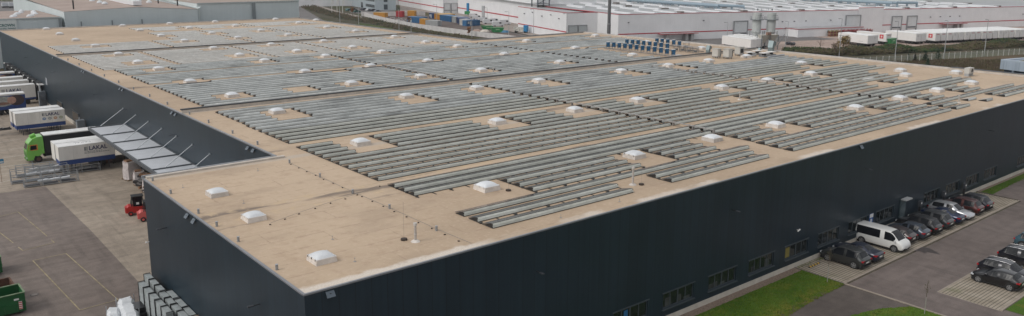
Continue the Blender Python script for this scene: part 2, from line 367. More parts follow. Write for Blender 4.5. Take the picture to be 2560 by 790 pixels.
# ---- domed rooflights
ACR = mat('opal_acrylic', (.62,.64,.66), .3, 0, .08, 1.2, coat=.2, objvar=.07)
KERB = mat('rooflight_kerb', (.57,.525,.48), .8, 0, .14, 2, objvar=.10)
def make_dome():
    t = thing('rooflight', '', 'roof dome', (0,0,0), 0, 'domed rooflights on the warehouse roof')
    s0, s1, h = .76, .71, .32
    k = MB(); vs_ = [(-s0,-s0,0),(s0,-s0,0),(s0,s0,0),(-s0,s0,0),(-s1,-s1,h),(s1,-s1,h),(s1,s1,h),(-s1,s1,h)]
    k.add(vs_, [(0,1,5,4),(1,2,6,5),(2,3,7,6),(3,0,4,7),(4,5,6,7)]); k.build('kerb', KERB, t)
    k = MB(); k.box(-.72,.72,-.72,.72,h,h+.07)
    for sx in (-1,1):
        for sy in (-1,1):
            for q in (-.55,0,.55): k.box(sx*.73-.02,sx*.73+.02,q-.03,q+.03,h-.03,h+.09)
    k.build('frame', mat('dome_frame_white', (.68,.66,.64), .5, 0, .05, 2), t)
    n = 14; k = MB(); vs_ = []; fs_ = []
    for j in range(n+1):
        for i in range(n+1):
            u_ = i/n*2-1; v_ = j/n*2-1
            hh = (1-abs(u_)**2.3)*(1-abs(v_)**2.3)
            vs_.append((u_*.66, v_*.66, h+.07+.24*hh**.6))
    for j in range(n):
        for i in range(n): a = j*(n+1)+i; fs_.append((a,a+1,a+n+2,a+n+1))
    k.add(vs_, fs_); k.build('dome', ACR, t, smooth=True)
    return t
domes = {
 43.4:[20.6], 53.8:[20.5], 61.4:[20.6],
 49.6:[38.1,55.6,67.4,78.9,96.5,108.2,119.4,131.2], 56.2:[141.8], 59.9:[131.8], 63.2:[137.0],
 70.3:[38.1,55.5,67.6,79.0,97.1,108.5,121.0], 79.0:[132.5],
 91.5:[38.5,56.7,68.5,80.3,98.5,110.6,122.0,133.7],
 106.4:[38.6,56.5,68.6,80.6,98.4,117.7,139.2], 122.5:[38.3,56.7,68.8,80.6,98.5,117.6,139.9],
 140.5:[39.0,57.3,69.3,81.6,100.1,119.5,141.6], 151.8:[38.7,57.0,68.7,81.1,99.4],
 167.2:[39.3,57.5,69.9,82.2,100.6], 186.6:[39.5,57.8,70.0,82.4,100.8], 202.6:[39.0,57.4,69.5,82.1,100.7],
 221.6:[39.3,57.7,70.1,82.6,101.2], 229.1:[111.6-1.2], 239.8:[39.6,58.1,70.6,83.5,102.1]}
dlab = {43.4:'nearest white roof dome on the bare corner block, closest to the corner', 53.8:'middle one of three white domes on the bare corner block of the roof', 61.4:'farthest of three white domes on the bare corner block, by the canopy',
 56.2:'white roof dome beside the small air conditioner at the right parapet', 59.9:'nearer of two neighbouring white domes on the bare right part of the roof', 63.2:'farther of two neighbouring white domes on the bare right part of the roof',
 79.0:'white roof dome between short panel rows near the right roof edge', 229.1:'small distant white dome at the far right roof corner by the grass'}
d0 = None; rown = 0
for yy in sorted(domes):
    xs = domes[yy]
    if yy not in dlab: rown += 1
    for i, x in enumerate(xs):
        lab = dlab.get(yy) or f'white roof dome, {ordn(i+1)} from left in {ordn(rown)} dome row counted from the front'
        sc_ = .92 if yy in (43.4,53.8,61.4) else 1.05
        if d0 is None: d0 = make_dome(); o = d0; o.location = (x,yy,RZ+.002); o['label'] = lab
        else: o = dup(d0, (x,yy,RZ+.002), 0, lab)
        o.scale = (sc_,)*3; o.rotation_euler.z = R(random.uniform(-.6,.6))
# ---- solar panel rows
def defl_mat(name, c1, c2, mottle=0):
    m = bpy.data.materials.new(name); m.use_nodes = True; nt = m.node_tree; b = nt.nodes['Principled BSDF']
    P, x, y, z = pos(nt)
    c = cmix(nt, ramp(nt, noise(nt, P, .4, 6), .3, .7), c1, c2)
    c = colmul(nt, c, ramp(nt, noise(nt, P, 6, 4, (.3,1,3)), .3, .7, .86, 1.12))
    if mottle: c = colmul(nt, c, ramp(nt, noise(nt, P, .35, 5, (.5,1.4,1)), .52, .68, 1, 1-mottle))
    oi = nt.nodes.new('ShaderNodeObjectInfo'); c = colmul(nt, c, ramp(nt, oi.outputs['Random'], 0, 1, .92, 1.08))
    L = lines(nt, x, 1.66, .035); c = cmix(nt, mth(nt, 'MULTIPLY', L, .22), c, (.10,.10,.10))
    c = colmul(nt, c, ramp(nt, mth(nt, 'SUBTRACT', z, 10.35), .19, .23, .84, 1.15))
    nt.links.new(c, b.inputs['Base Color']); b.inputs['Roughness'].default_value = .55; b.inputs['Metallic'].default_value = .15
    return m
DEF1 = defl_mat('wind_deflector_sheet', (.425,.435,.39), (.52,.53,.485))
DEF2 = defl_mat('wind_deflector_blue_grey', (.47,.495,.485), (.57,.595,.58), .36)  # farther rows: sky reflection put into bluer, paler copies of the sheet
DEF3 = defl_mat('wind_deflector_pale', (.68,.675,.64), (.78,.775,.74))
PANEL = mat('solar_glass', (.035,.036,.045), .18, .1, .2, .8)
PANELF = mat('solar_glass_sky_sheen', (.40,.365,.32), .5, 0, .2, .8)  # far panels: low-angle sky reflection put into the base colour
BRK = mat('black_bracket', (.018,.016,.015), .7)
RAIL_SHADE = mat('rail_and_shade_bar', (.045,.042,.038), .7)
def row_meshes(L, h, zone, rails, conn=True):
    d = MB(); zb_ = .065 if zone < 2 else .03
    d.extr([(0,zb_),(.03,zb_),(.11,h*.60),(.17,h),(.15,h+.012),(.075,h*.62)], 0, L)
    p = MB(); dep = 1.0 if zone < 3 else .9
    p.extr([(.18,h+.0),(.18+dep,.07),(.18+dep,.105),(.18,h+.035)], 0, L)
    b_ = []
    for x0 in (0.0, L-.03):
        b_.append(MB()); b_[-1].add([(x0-.012,.05,.0),(x0-.012,.10,h),(x0-.012,1.05,.06),(x0-.012,1.05,.0),(x0+.04,.05,.0),(x0+.04,.10,h),(x0+.04,1.05,.06),(x0+.04,1.05,.0)], [(0,1,2,3),(7,6,5,4),(0,4,5,1),(1,5,6,2),(2,6,7,3),(3,7,4,0)])
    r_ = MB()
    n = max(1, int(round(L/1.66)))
    r_.box(.01, L-.01, .04, .12, .002, .062)  # added dark bar for the shade line below the deflector; joins the rails
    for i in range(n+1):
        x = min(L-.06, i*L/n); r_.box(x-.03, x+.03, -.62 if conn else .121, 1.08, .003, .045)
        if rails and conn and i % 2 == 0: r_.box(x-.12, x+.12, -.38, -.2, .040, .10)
    return d, p, b_, r_
rows = []      # (y, x0, x1, zone)
def cut(y, x0, x1, holes, zone, minl=1.2):
    segs = [(x0,x1)]
    for a,b_ in holes:
        ns = []
        for s,e in segs:
            if b_ <= s or a >= e: ns.append((s,e))
            else:
                if a-s > minl: ns.append((s,a))
                if e-b_ > minl: ns.append((b_,e))
        segs = ns
    for s,e in segs: rows.append((y, s, e, zone))
T1, T2 = (69.95,70.45), (106.5,107.2)
for y, segs in ((41.6, [(32.5,46.7),(51.4,65.5),(69.6,105.1),(106.5,110.6),(115.9,117.9),(122.1,144)]), (43.3, [(32.5,46.8),(51.4,65.6),(69.7,105.5),(106.8,111),(114.4,117.0),(122.4,144)]), (44.95, [(32.5,67.2),(69.9,105.9),(107.2,134.9)])):
    for s,e in segs: rows.append((y, s, e, 1))
for y in (46.75,48.4,50.0): cut(y, 40.6, 127.2, [(53.4,58.1),(64.4,70.2),(76.5,81.5),(94.4,98.9),(105.9,110.7),(115.3,121.7)], 1)
for y in (51.55,53.0,54.5): cut(y, 32.5, 136.3, [T1,T2], 1)
for y in (57.1,58.8,60.5,62.25,63.95,65.6):
    hs_ = [T1,T2]
    if y in (62.25,63.95): hs_.append((88,92.6))
    if y in (57.1,58.8): hs_.append((117.4,122.4))
    cut(y, 32.5, 127 if y < 60 else 131, hs_, 1)
for y in (67.25,68.85,70.35,71.95): cut(y, 32.5, 140, [(35.95,40.6),(53.3,58.0),(64.5,70.5),(76.8,81.5),(94.6,99.0),(106.3,110.9),(118.6,122.3)], 1)
for y in (74.8,76.5,78.2,79.9,81.65,83.4,85.1): cut(y, 32.6, 141, [T1,(107.6,108.4)]+([(128.3,132.8)] if y < 77 else []), 1 if y < 80 else 2)
for y in (86.85,88.55,90.2,91.85): cut(y, 32.8, 119.6 if y > 87 else 141, [(36.6,40.9),(54.1,58.8),(66,70.9),(78.2,82.5),(96.2,100.7),(108.4,113)], 2)
for y in (93.5,95.2): cut(y, 32.8, 112, [T1], 2)
y = 100.8
while y < 144:
    hs_ = [(69.9,70.9),(106.8,107.6)]
    for yd in (106.4,122.5,140.5):
        if -2.6 < y-yd < 2.0:
            for xd in (38.5,56.6,68.7,80.7,98.6,117.7,139.5): hs_.append((xd-2.2,xd+2.5))
    if 104 < y < 108.5: hs_.append((46.3,50.5))
    if 118 < y < 124: hs_.append((60.0,63.5)) 
    if abs(y-122.5) > .9 and abs(y-134.6) > .5: cut(y, 33.0, 119.5 if y < 120 else 143, hs_, 2)
    y += 1.69
y = 145.3
while y < 170:
    hs_ = [(43.4,44.3),(61.5,62.3),(76.5,77.3),(91.5,92.3)]
    for yd in (151.8,167.2):
        if -2.9 < y-yd < 2.0:
            for xd in (39,57.3,69.4,81.8,100): hs_.append((xd-2.6,xd+2.6))
    cut(y, 31.7, 107.5, hs_, 3); y += 2.0
y = 174.2
while y < 231:
    hs_ = [(51.5,52.4),(69.2,70.1),(86.5,87.3)]
    for yd in (186.6,202.6,221.6):
        if -3.4 < y-yd < 2.6:
            for xd in (39.5,57.8,70.0,82.4,100.9): hs_.append((xd-2.8,xd+2.8))
    if not 214 < y < 218: cut(y, 31.7 if y < 192 else 57.5, 107, hs_, 3)
    y += 2.15
rows.sort()
ys = sorted(set(r[0] for r in rows)); info = {}
for yy in ys:
    rs = sorted(r for r in rows if r[0] == yy)
    for i, r in enumerate(rs): info[r] = (ys.index(yy)+1, i+1, len(rs))
def dist(r): return math.hypot((r[1]+r[2])/2, r[0])
def appar(r): return (r[2]-r[1])*(1 if r[3] < 3 else .5)/dist(r)**2
order = sorted(rows, key=appar, reverse=True)
ind = set(order[:290]); rest = order[290:]
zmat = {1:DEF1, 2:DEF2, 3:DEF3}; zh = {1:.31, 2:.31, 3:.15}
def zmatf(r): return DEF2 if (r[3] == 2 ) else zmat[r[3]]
stuffmb = MB()
for r in rows:
    y, s, e, z = r; h = zh[z]
    if r in ind:
        k, i, n = info[r]
        if n == 1: lab = f'only long strip of the {ordn(k)} solar panel row back from the front wall'
        else: lab = f'{ordn(i)} strip from the left in {ordn(k)} solar panel row from the front'
        t = thing('solar_panel_row', lab, 'solar panels', (s, y+random.uniform(-.02,.02), RZ+.004), R(random.uniform(-.03,.03)), 'rows of solar panels on the warehouse roof')
        conn = any(1.3 < y-q[0] < 2.0 and q[1] < (s+e)/2 < q[2] for q in rows)
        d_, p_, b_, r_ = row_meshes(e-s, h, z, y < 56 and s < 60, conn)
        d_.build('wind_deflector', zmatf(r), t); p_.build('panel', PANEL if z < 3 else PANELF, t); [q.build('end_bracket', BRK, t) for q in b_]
        if z < 2: r_.build('base_frame', RAIL_SHADE, t)
    else:
        d_, p_, b_, r_ = row_meshes(e-s, h, z, False)
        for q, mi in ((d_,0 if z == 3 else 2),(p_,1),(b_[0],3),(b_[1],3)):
            stuffmb.add([(a+s, b2+y, c+RZ+.004) for a,b2,c in q.v], q.f, mi)
if rest:
    o = stuffmb.build('solar_panel_rows', [DEF3, PANELF, DEF2, BRK]); tag(o, 'distant small solar panel strips at the back of the warehouse roof', 'solar panels'); o['kind'] = 'stuff'
print('ROWS', len(rows), 'rest', len(rest))
# ---- cable trays
def tray(pts, lab):
    mb = MB()
    for (x0,y0),(x1,y1) in zip(pts, pts[1:]):
        if x0 == x1: mb.box(x0-.13,x0+.13,y0,y1,RZ+.40,RZ+.47)
        else: mb.box(x0,x1,y0-.13,y0+.13,RZ+.40,RZ+.47)
        n = int(max(abs(x1-x0),abs(y1-y0))/3)+1
        for i in range(n+1):
            a = x0+(x1-x0)*i/n; b_ = y0+(y1-y0)*i/n; mb.box(a-.16,a+.16,b_-.05,b_+.05,RZ,RZ+.395)
    tag(mb.build('cable_tray', mat('cable_tray_steel', (.33,.31,.29), .5, .3, .1, 1)), lab, 'cable tray')
tray([(70.2,51.5),(70.2,79)], 'grey raised cable tray crossing the front panel field')
tray([(106.85,52),(106.85,92)], 'grey raised cable tray crossing the right panel field')
tray([(70.4,103),(70.4,121)], 'grey raised cable tray crossing the blue-grey middle panel field')
def dstrip(x0,x1,y,lab):  # low black strip laid in a gap between panel rows
    mb = MB(); mb.box(x0,x1,y-.09,y+.09,RZ+.02,RZ+.12); tag(mb.build('dark_strip', CAP), lab, 'cable duct')
dstrip(33,118,121.7,'thin black strip running along the third dome row of the middle field')
dstrip(70.5,118,134.9,'thin black strip in the back of the middle panel field')
# ---- lightning wire with its rubber feet, vents
mb = MB(); pts = [(29.2,67.6),(29.15,61.4),(29.15,55.2),(29.25,50.0),(29.25,43.7),(29.4,39.9)]
for a,b_ in zip(pts, pts[1:]): mb.cyl((*a,RZ+.13),(*b_,RZ+.13),.012,4)
pts2 = [(20.9,51.9),(23.5,52.9),(26.5,53.9),(29.15,54.6),(31.8,55.7)]
for a,b_ in zip(pts2, pts2[1:]): mb.cyl((*a,RZ+.13),(*b_,RZ+.13),.012,4)
tag(mb.build('lightning_wire', mat('aluminium_wire', (.25,.24,.23), .5, .5)), 'thin lightning wire on black feet crossing the bare corner block roof', 'wire')
ft = None
def foot_(x, y):
    global ft
    if ft is None:
        m_ = MB(); m_.prism([(math.cos(a*.785)*.08, math.sin(a*.785)*.055) for a in range(8)], 0, .055)
        ft = m_.build('rubber_block', mat('rubber_foot', (.05,.036,.028), .8)); o = ft
    else: o = ft.copy(); COL.objects.link(o)
    o.location = (x, y, RZ+.003); tag(o, 'small black rubber foot under the lightning wire on the bare roof', 'wire foot', 'rubber feet of the lightning wire'); o.rotation_euler.z = random.uniform(0,3)
yy = 41.0
while yy < 68: foot_(29.2+random.uniform(-.04,.04), yy); yy += 1.62
for a,b_ in pts2: foot_(a,b_)
for a,b_ in ((25,53.4),(27.9,54.2),(22.2,52.4)): foot_(a,b_)
vp = None
VP = [(29.3,49.97,'fourth'),(29.22,43.68,'nearest'),(29.09,55.22,'third'),(29.29,61.34,'second'),(29.32,67.48,'first'),(17.85,43.7,''),(17.9,49.91,''),(17.9,53.86,''),(17.9,57.58,''),(17.9,64.0,''),(17.9,68.81,'')]
ii = 0
for x, y, wd in VP:
    m_ = MB(); m_.cyl((0,0,0),(0,0,.32),.085,10,0); m_.cyl((0,0,.322),(0,0,.35),.095,10,1)
    if x > 20: lab = {'first':'grey roof vent post at the inner corner beside the canopy notch','nearest':'grey roof vent post nearest the front wall on the wire line'}.get(wd, f'grey roof vent post, {wd} of five along the black-footed wire')
    else: ii += 1; lab = f'grey roof vent post, {ordn(ii)} from the near corner along the left roof edge'
    o = m_.build('vent_post', [mat('vent_post_grey', (.28,.29,.30), .5, .3), GREYM]); o.location = (x,y,RZ+.002); tag(o, lab, 'vent', 'grey vent posts on the roof')
for i, yv in enumerate((76.5,83.2,90.5,97.0,105.5,113.2,121,129,137.5,146,155,164)):
    m_ = MB(); m_.cyl((0,0,0),(0,0,.34),.10,8,0); m_.cyl((0,0,.342),(0,0,.38),.115,8,1)
    o = m_.build('vent_post', [MATS['vent_post_grey'], GREYM]); o.location = (30.0,yv,RZ+.002)
    tag(o, f'grey roof vent post, {ordn(i+1)} beyond the canopy notch along the long left roof edge', 'vent', 'grey vent posts on the roof')
def stack(x, y, h, lab):
    t = thing('vent_pipe', lab, 'vent pipe', (x,y,RZ)); m_ = MB(); m_.cyl((0,0,0),(0,0,.12),.32,10,r1=.16); m_.build('base_flange', KERB, t)
    m_ = MB(); m_.cyl((0,0,.12),(0,0,h),.085,12); m_.build('pipe', mat('pipe_cream', (.42,.385,.35), .6), t)
    m_ = MB(); m_.cyl((0,0,h+.01),(0,0,h+.18),.125,12); m_.cyl((0,0,h*.45),(0,0,h*.45+.06),.10,12); m_.build('cap', mat('pipe_cap', (.50,.48,.45), .5), t)
stack(26.94,42.75,1.1,'cream vent pipe with a cap on the bare corner of the roof')
stack(48.37,43.22,1.35,'cream vent pipe with a cap beside the front panel rows')
stack(91.0,62.9,.9,'short cream vent pipe in the small gap of the middle right rows')
stack(80.5+0,103.0,.8,'grey vent pipe behind the dome by the first long parapet')
stack(110.5,66.0,.7,'short pale vent pipe between rows right of the second tray')
stack(112.0,43.6,.8,'short pale vent pipe among short rows near the front edge')
def airrod(x, y, h, lab):
    t = thing('lightning_rod', lab, 'lightning rod', (x,y,RZ)); m_ = MB(); m_.cyl((0,0,.0),(0,0,.12),.22,10); m_.build('base', mat('rubber_foot', (.05,.036,.028), .8), t)
    m_ = MB(); m_.cyl((0,0,.12),(0,0,h),.007,5); m_.build('rod', MATS['aluminium_wire'], t)
airrod(26.5,43.45,2.6,'thin lightning rod on a dark disc left of the corner vent pipe')
airrod(48.9,42.75,1.8,'thin lightning rod on a dark disc by the front panel rows')
airrod(39.2,48.2,1.2,'thin lightning rod beside the leftmost dome of the front panel field')
airrod(39.6,91.9,1.4,'thin lightning rod beside the leftmost dome before the long parapet')
for i, (x, y) in enumerate([(22.1,42.0),(22.9,46.5),(19.2,65.2),(21.4,58.0),(26.0,66.6),(37.8,40.5),(44.0,40.6)]):
    m_ = MB(); m_.cyl((0,0,0),(0,0,.24),.012,5); m_.cyl((0,0,.22),(0,0,.24),.05,6); m_.cyl((0,0,0),(0,0,.02),.10,8)
    o = m_.build('roof_anchor', mat('anchor_steel', (.35,.33,.31), .5, .4)); o.location = (x,y,RZ+.003)
    tag(o, ['small roof anchor pin nearest the front corner','small roof anchor pin between the first two corner domes','small roof anchor pin by the canopy notch edge','small roof anchor pin beside the farthest corner dome','small roof anchor pin in the middle of the notch side','small roof anchor pin before the first front panel rows','second small roof anchor pin before the front panel rows'][i], 'roof anchor', 'small anchor pins on the roof')
# ---- blue heat exchanger boxes, air handling units
def blue_unit():
    t = thing('recooler_unit', '', 'cooling unit', (0,0,0), 0, 'blue cooling units standing on the roof')
    m_ = MB(); m_.box(-.33,.33,-.22,.22,.36,1.34); m_.build('casing', mat('blue_casing', (.018,.10,.21), .45, 0, .2, 2), t)
    m_ = MB()
    for sx in (-.29,.29):
        for sy in (-.18,.18): m_.box(sx-.03,sx+.03,sy-.03,sy+.03,0,.36)
    m_.build('legs', mat('cool_steel', (.20,.21,.22), .5, .3), t)
    m_ = MB(); m_.box(-.36,.36,-.25,.25,1.341,1.39); m_.build('lid', WHITE, t)
    m_ = MB(); m_.box(-.345,-.332,-.16,.16,.45,1.05); m_.build('grille', BLACK, t)
    return t
BR = [('front', [(1520,120.8),(1534,121.3),(1548,123),(1562,124),(1576,126),(1591,127.7),(1606,129.7),(1621,131.3),(1636,133.5),(1652,136),(1667,138.5),(1683,141)]),
      ('middle', [(1567,113),(1581,114),(1595,115.2),(1609,117),(1624,119),(1638,120.3),(1652.5,122),(1668,124.5)]), ('back', [(1642,110.5),(1655,111.5),(1669,113),(1684,115),(1698,118)])]
u0 = None
for nm, L in BR:
    for i, (a, b_) in enumerate(L):
        x, y = at(a, b_, RZ)
        lab = f'blue cooling box on thin legs, {ordn(i+1)} from the left in the {nm} line'
        if u0 is None: u0 = blue_unit(); u0.location = (x,y,RZ); u0['label'] = lab; u0.rotation_euler.z = R(-20)
        else: dup(u0, (x,y,RZ), R(-20), lab)
# walkway grating and pipes around the blue units
m_ = MB()
for (p, q) in (((1510,123.5),(1690,146)), ((1560,117),(1690,131)), ((1635,112),(1745,126)), ((1700,128),(1760,132)),((1690,146),(1800,135))):
    a = at(*p, RZ); b_ = at(*q, RZ); m_.cyl((*a,RZ+.3),(*b_,RZ+.3),.12,6)
tag(m_.build('cooling_pipe', mat('lagged_pipe', (.22,.20,.19), .5, .3, .3, 1)), 'dark lagged pipework running under the blue cooling boxes', 'pipework')
for i, (p, q) in enumerate((((1690,128),(1700,129)), ((1706,129),(1714,130)), ((1722,131),(1732,132)), ((1716,121),(1722,122)), ((1738,133),(1746,134)))):
    a = at(*p, RZ); t = thing('open_stand', ['small pale steel table frame right of the blue boxes, leftmost','second small pale steel table frame right of the blue boxes','third small pale steel table frame right of the blue boxes','small pale steel table frame behind the others','rightmost small pale steel table frame near the big duct'][i], 'steel stand', (a[0],a[1],RZ), R(-20), 'pale steel stands by the cooling units')
    m_ = MB(); m_.box(-.6,.6,-.3,.3,1.2,1.27); m_.build('top', GREYM, t)
    m_ = MB()
    for sx in (-.55,.55):
        for sy in (-.25,.25): m_.box(sx-.03,sx+.03,sy-.03,sy+.03,0,1.2)
    m_.box(-.3,.3,-.2,.2,.2,.6); m_.build('legs', mat('cool_steel', (.20,.21,.22), .5, .3), t)
def ahu(x, y, w_, d_, h, lab, black):
    t = thing('air_conditioner', lab, 'air conditioner', (x,y,RZ+.3), R(0), 'large air handling units on the roof')
    m_ = MB(); m_.box(0,w_,0,d_,.1,h); m_.build('casing', mat('ahu_cream', (.50,.49,.46), .5, 0, .08, 1), t)
    m_ = MB(); m_.box(-.05,w_+.05,-.05,d_+.05,0,.098); m_.box(.1,.2,.1,.2,-.3,-.01); m_.box(w_-.2,w_-.1,.1,.2,-.3,-.01); m_.box(.1,.2,d_-.2,d_-.1,-.3,-.01); m_.box(w_-.2,w_-.1,d_-.2,d_-.1,-.3,-.01); m_.build('base_frame', mat('cool_steel', (.20,.21,.22), .5, .3), t)
    m_ = MB(); m_.box(w_*.15,w_*.85,-.03,-.002,.3,h-.25) if black else m_.box(w_*.84,w_*.97,-.03,-.002,.2,h-.2); m_.build('grille', BLACK, t)
    m_ = MB(); m_.box(-.06,w_+.06,-.06,d_+.06,h+.002,h+.08); m_.build('lid', mat('lid_grey', (.42,.41,.38), .5), t)
a = at(1780,146,RZ); ahu(a[0]+.6,a[1]-.8,1.1,1.3,1.45,'pale grey air handling cabinet, leftmost of the roof plant group',False)
a = at(1808,148,RZ); ahu(a[0]+.8,a[1]-.6,1.3,1.3,1.5,'pale grey air handling cabinet in the middle of the roof plant group',False)
a = at(1838,141,RZ); ahu(a[0]+1.0,a[1]-.3,1.4,1.2,1.4,'air handling cabinet with a big black grille, right of the plant group',True)
def fanhood(p, s_, lab):
    a = at(*p, RZ); t = thing('roof_fan', lab, 'roof fan', (a[0],a[1],RZ), R(-15), 'small roof fans beside the plant')
    m_ = MB(); m_.box(-.6*s_,.6*s_,-.6*s_,.6*s_,0,.35); m_.build('base', mat('fan_base', (.22,.23,.24), .5, .3), t)
    m_ = MB(); m_.cyl((0,0,.352),(0,0,.7),.35*s_,10); m_.build('motor', BLACK, t)
    m_ = MB(); m_.box(-.65*s_,.65*s_,-.55*s_,.55*s_,.702,.82); m_.build('lid', WHITE, t)
for i, p in enumerate([(1874,140),(1893,136),(1910,142),(1927,139)]): fanhood(p, 1.2, ['white topped roof fan, leftmost of four right of the plant','white topped roof fan, second of four and set farther back','white topped roof fan, third of four right of the plant','white topped roof fan, rightmost, beside the grey cowl'][i])
def cowl(p, s_, lab):
    a = at(*p, RZ); t = thing('duct_cowl', lab, 'duct', (a[0],a[1],RZ), R(10))
    m_ = MB(); m_.box(-.45*s_,.45*s_,-.4*s_,.4*s_,0,.9*s_); m_.build('riser', mat('duct_steel', (.20,.25,.26), .4, .4, .1, 1), t)
    m_ = MB(); m_.add([(-.5*s_,-.45*s_,.9*s_),(-.5*s_,.45*s_,.9*s_),(.4*s_,.45*s_,.9*s_),(.4*s_,-.45*s_,.9*s_),(-.1*s_,-.45*s_,2.1*s_),(-.1*s_,.45*s_,2.1*s_),(1.1*s_,.45*s_,1.75*s_),(1.1*s_,-.45*s_,1.75*s_)], [(0,1,2,3),(4,7,6,5),(0,4,5,1),(1,5,6,2),(2,6,7,3),(3,7,4,0)]); fixn(m_.build('bend', MATS['duct_steel'], t))
    m_ = MB(); m_.box(1.0*s_,1.12*s_,-.4*s_,.4*s_,1.2*s_,1.7*s_); m_.build('mouth', BLACK, t)
cowl((1927,131), 1.15, 'large angled grey duct cowl at the right of the roof plant')
cowl((1898,132), .5, 'small grey duct cowl behind the roof fans')
cowl((1770,134), .8, 'grey duct bend left of the air handling cabinets')
m_ = MB(); a = at(1920,146,RZ); b_ = at(1960,140,RZ); m_.cyl((*a,RZ+.25),(*b_,RZ+.25),.2,6); a = at(1860,146,RZ); m_.cyl((*a,RZ+.25),(a[0]+4.5,a[1]+.5,RZ+.25),.15,6)
tag(m_.build('plant_rail', GREYM), 'pale pipe rails lying right of the roof fans', 'pipework')
t = thing('condenser', 'small cream air conditioner by the right end parapet', 'air conditioner', (140.8,53.8,RZ), R(0))
m_ = MB(); m_.box(-.9,.9,-.4,.4,.45,1.35); m_.build('casing', mat('ahu_cream', (.38,.37,.34), .5), t)
m_ = MB(); m_.cyl((.2,-.42,.9),(.2,-.402,.9),.33,14); m_.build('fan_grille', BLACK, t)
m_ = MB(); [m_.box(sx-.04,sx+.04,-.35,.35,0,.45) for sx in (-.8,.8)]; m_.box(-1,1,-.4,-.34,.06,.12); m_.build('stand', GREYM, t)
# ---- loose panel stacks on the roof
for i, (x, y, a_) in enumerate([(118.5,63.2,8),(123.5,61.6,-4),(124.6,101.2,0)]):
    m_ = MB()
    for k in range(4): m_.box(-1.3+k*.12,1.0+k*.1,-.6+k*.05,.6,k*.05,k*.05+.035, 0)
    o = m_.build('spare_panels', [mat('spare_panel_back', (.50,.49,.47), .6)]); o.location = (x,y,RZ+.01); o.rotation_euler.z = R(a_)
    tag(o, ['low stack of spare white panels between rows on the right roof','second low stack of spare white panels farther right','white boards lying by the long parapet near the plant'][i], 'spare panels')
# ---- lights and boxes on the walls
def arm_lamp(p, n, lab):
    t = thing('wall_lamp', lab, 'wall lamp', p, n, 'arm lamps on the dark walls')
    m_ = MB(); m_.box(-.03,.03,-.42,0,-.02,.02); m_.build('arm', BLACK, t)
    m_ = MB(); m_.box(-.09,.09,-.80,-.42,-.03,.04); m_.build('head', DGREY, t)
for i, x in enumerate((34.4,56.7,79.5,110.8,)): arm_lamp((x,YF,7.55), 0, f'dark arm lamp on the long front wall, {ordn(i+1)} from the near corner')
for i, y in enumerate((45.8,64.4)): arm_lamp((17.5,y,7.55), R(-90), ['dark arm lamp on the left wall nearer the corner','dark arm lamp on the left wall nearer the yard'][i])
for i, y in enumerate((101,123,140.1,157.1,173.4,189.1,203,217)): arm_lamp((29.4,y,7.3), R(-90), f'dark arm lamp high on the long dock side wall, {ordn(i+1)} beyond the notch')
def sensor(p, n, lab):
    t = thing('wall_floodlight', lab, 'floodlight', p, n, 'square floodlights under the roof edge')
    m_ = MB(); m_.add([(-.26,-.06,.15),(.26,-.06,.15),(.26,-.28,-.15),(-.26,-.28,-.15),(-.26,0,.15),(.26,0,.15),(.26,-.22,-.18),(-.26,-.22,-.18)], [(0,1,2,3),(7,6,5,4),(0,4,5,1),(1,5,6,2),(2,6,7,3),(3,7,4,0)]); fixn(m_.build('housing', mat('flood_glass', (.10,.125,.15), .3, .2), t))
    m_ = MB(); m_.box(-.05,.05,-.16,-.01,-.1,.05); m_.build('bracket', BLACK, t)
for i, x in enumerate((19.0,78.1)): sensor((x,YF,10.05), 0, ['square grey floodlight on the front wall by the near corner','square grey floodlight high on the front wall above the parked cars'][i])
for i, y in enumerate((57.2,58.7)): sensor((17.5,y,10.0), R(-90), ['nearer square floodlight of the pair on the left corner wall','farther square floodlight of the pair on the left corner wall'][i])
for i, y in enumerate((76.0,77.4,100.2,101.6,124.3,125.7,148.4,149.8,174)): sensor((29.4,y,9.95), R(-90), f'square floodlight under the long left roof edge, {ordn(i+1)} from the notch')
def camr(p, n, lab):
    t = thing('security_camera', lab, 'camera', p, n); m_ = MB(); m_.box(-.03,.03,-.2,0,-.03,.03); m_.build('arm', WHITE, t); m_ = MB(); m_.cyl((-.2,-.22,-.06),(.17,-.22,.05),.065,10); m_.build('housing', WHITE, t)
camr((67.3,YF,3.5), 0, 'white security camera on the front wall above the window'); camr((17.5,70.0,4.8), R(-90), 'white security camera on the left corner of the block')
for i, x in enumerate((92.7,98.95,104.75)):
    t = thing('charging_station', ['black wall charger nearest the door behind the dark cars','black wall charger between two windows, middle one','black wall charger farthest along the front wall'][i], 'car charger', (x,YF-.3,-.3), 0, 'black car chargers by the front wall')
    m_ = MB(); m_.box(-.1,.1,-.1,.1,0,1.3); m_.build('post', BLACK, t); m_ = MB(); m_.box(-.28,.28,-.16,.12,1.302,1.95); m_.build('charger', DGREY, t); m_ = MB(); m_.box(-.12,.12,-.18,-.162,1.6,1.8); m_.build('display', WHITE, t)
t = thing('parking_sign', 'blue and white parking sign on the front wall by the white van', 'sign', (81.75,YF-.03,1.35)); m_ = MB(); m_.box(-.38,.38,-.04,0,-.75,.85); m_.build('panel', mat('sign_blue', (.02,.12,.38), .4), t)
m_ = MB(); m_.box(-.38,.38,-.055,-.042,.45,.85); m_.box(-.2,.2,-.055,-.042,-.35,-.3); m_.build('white_field', WHITE, t); text('P', .75, 'letter', WHITE, t, (-.22,-.06,-.22), (R(90),0,0), .02)
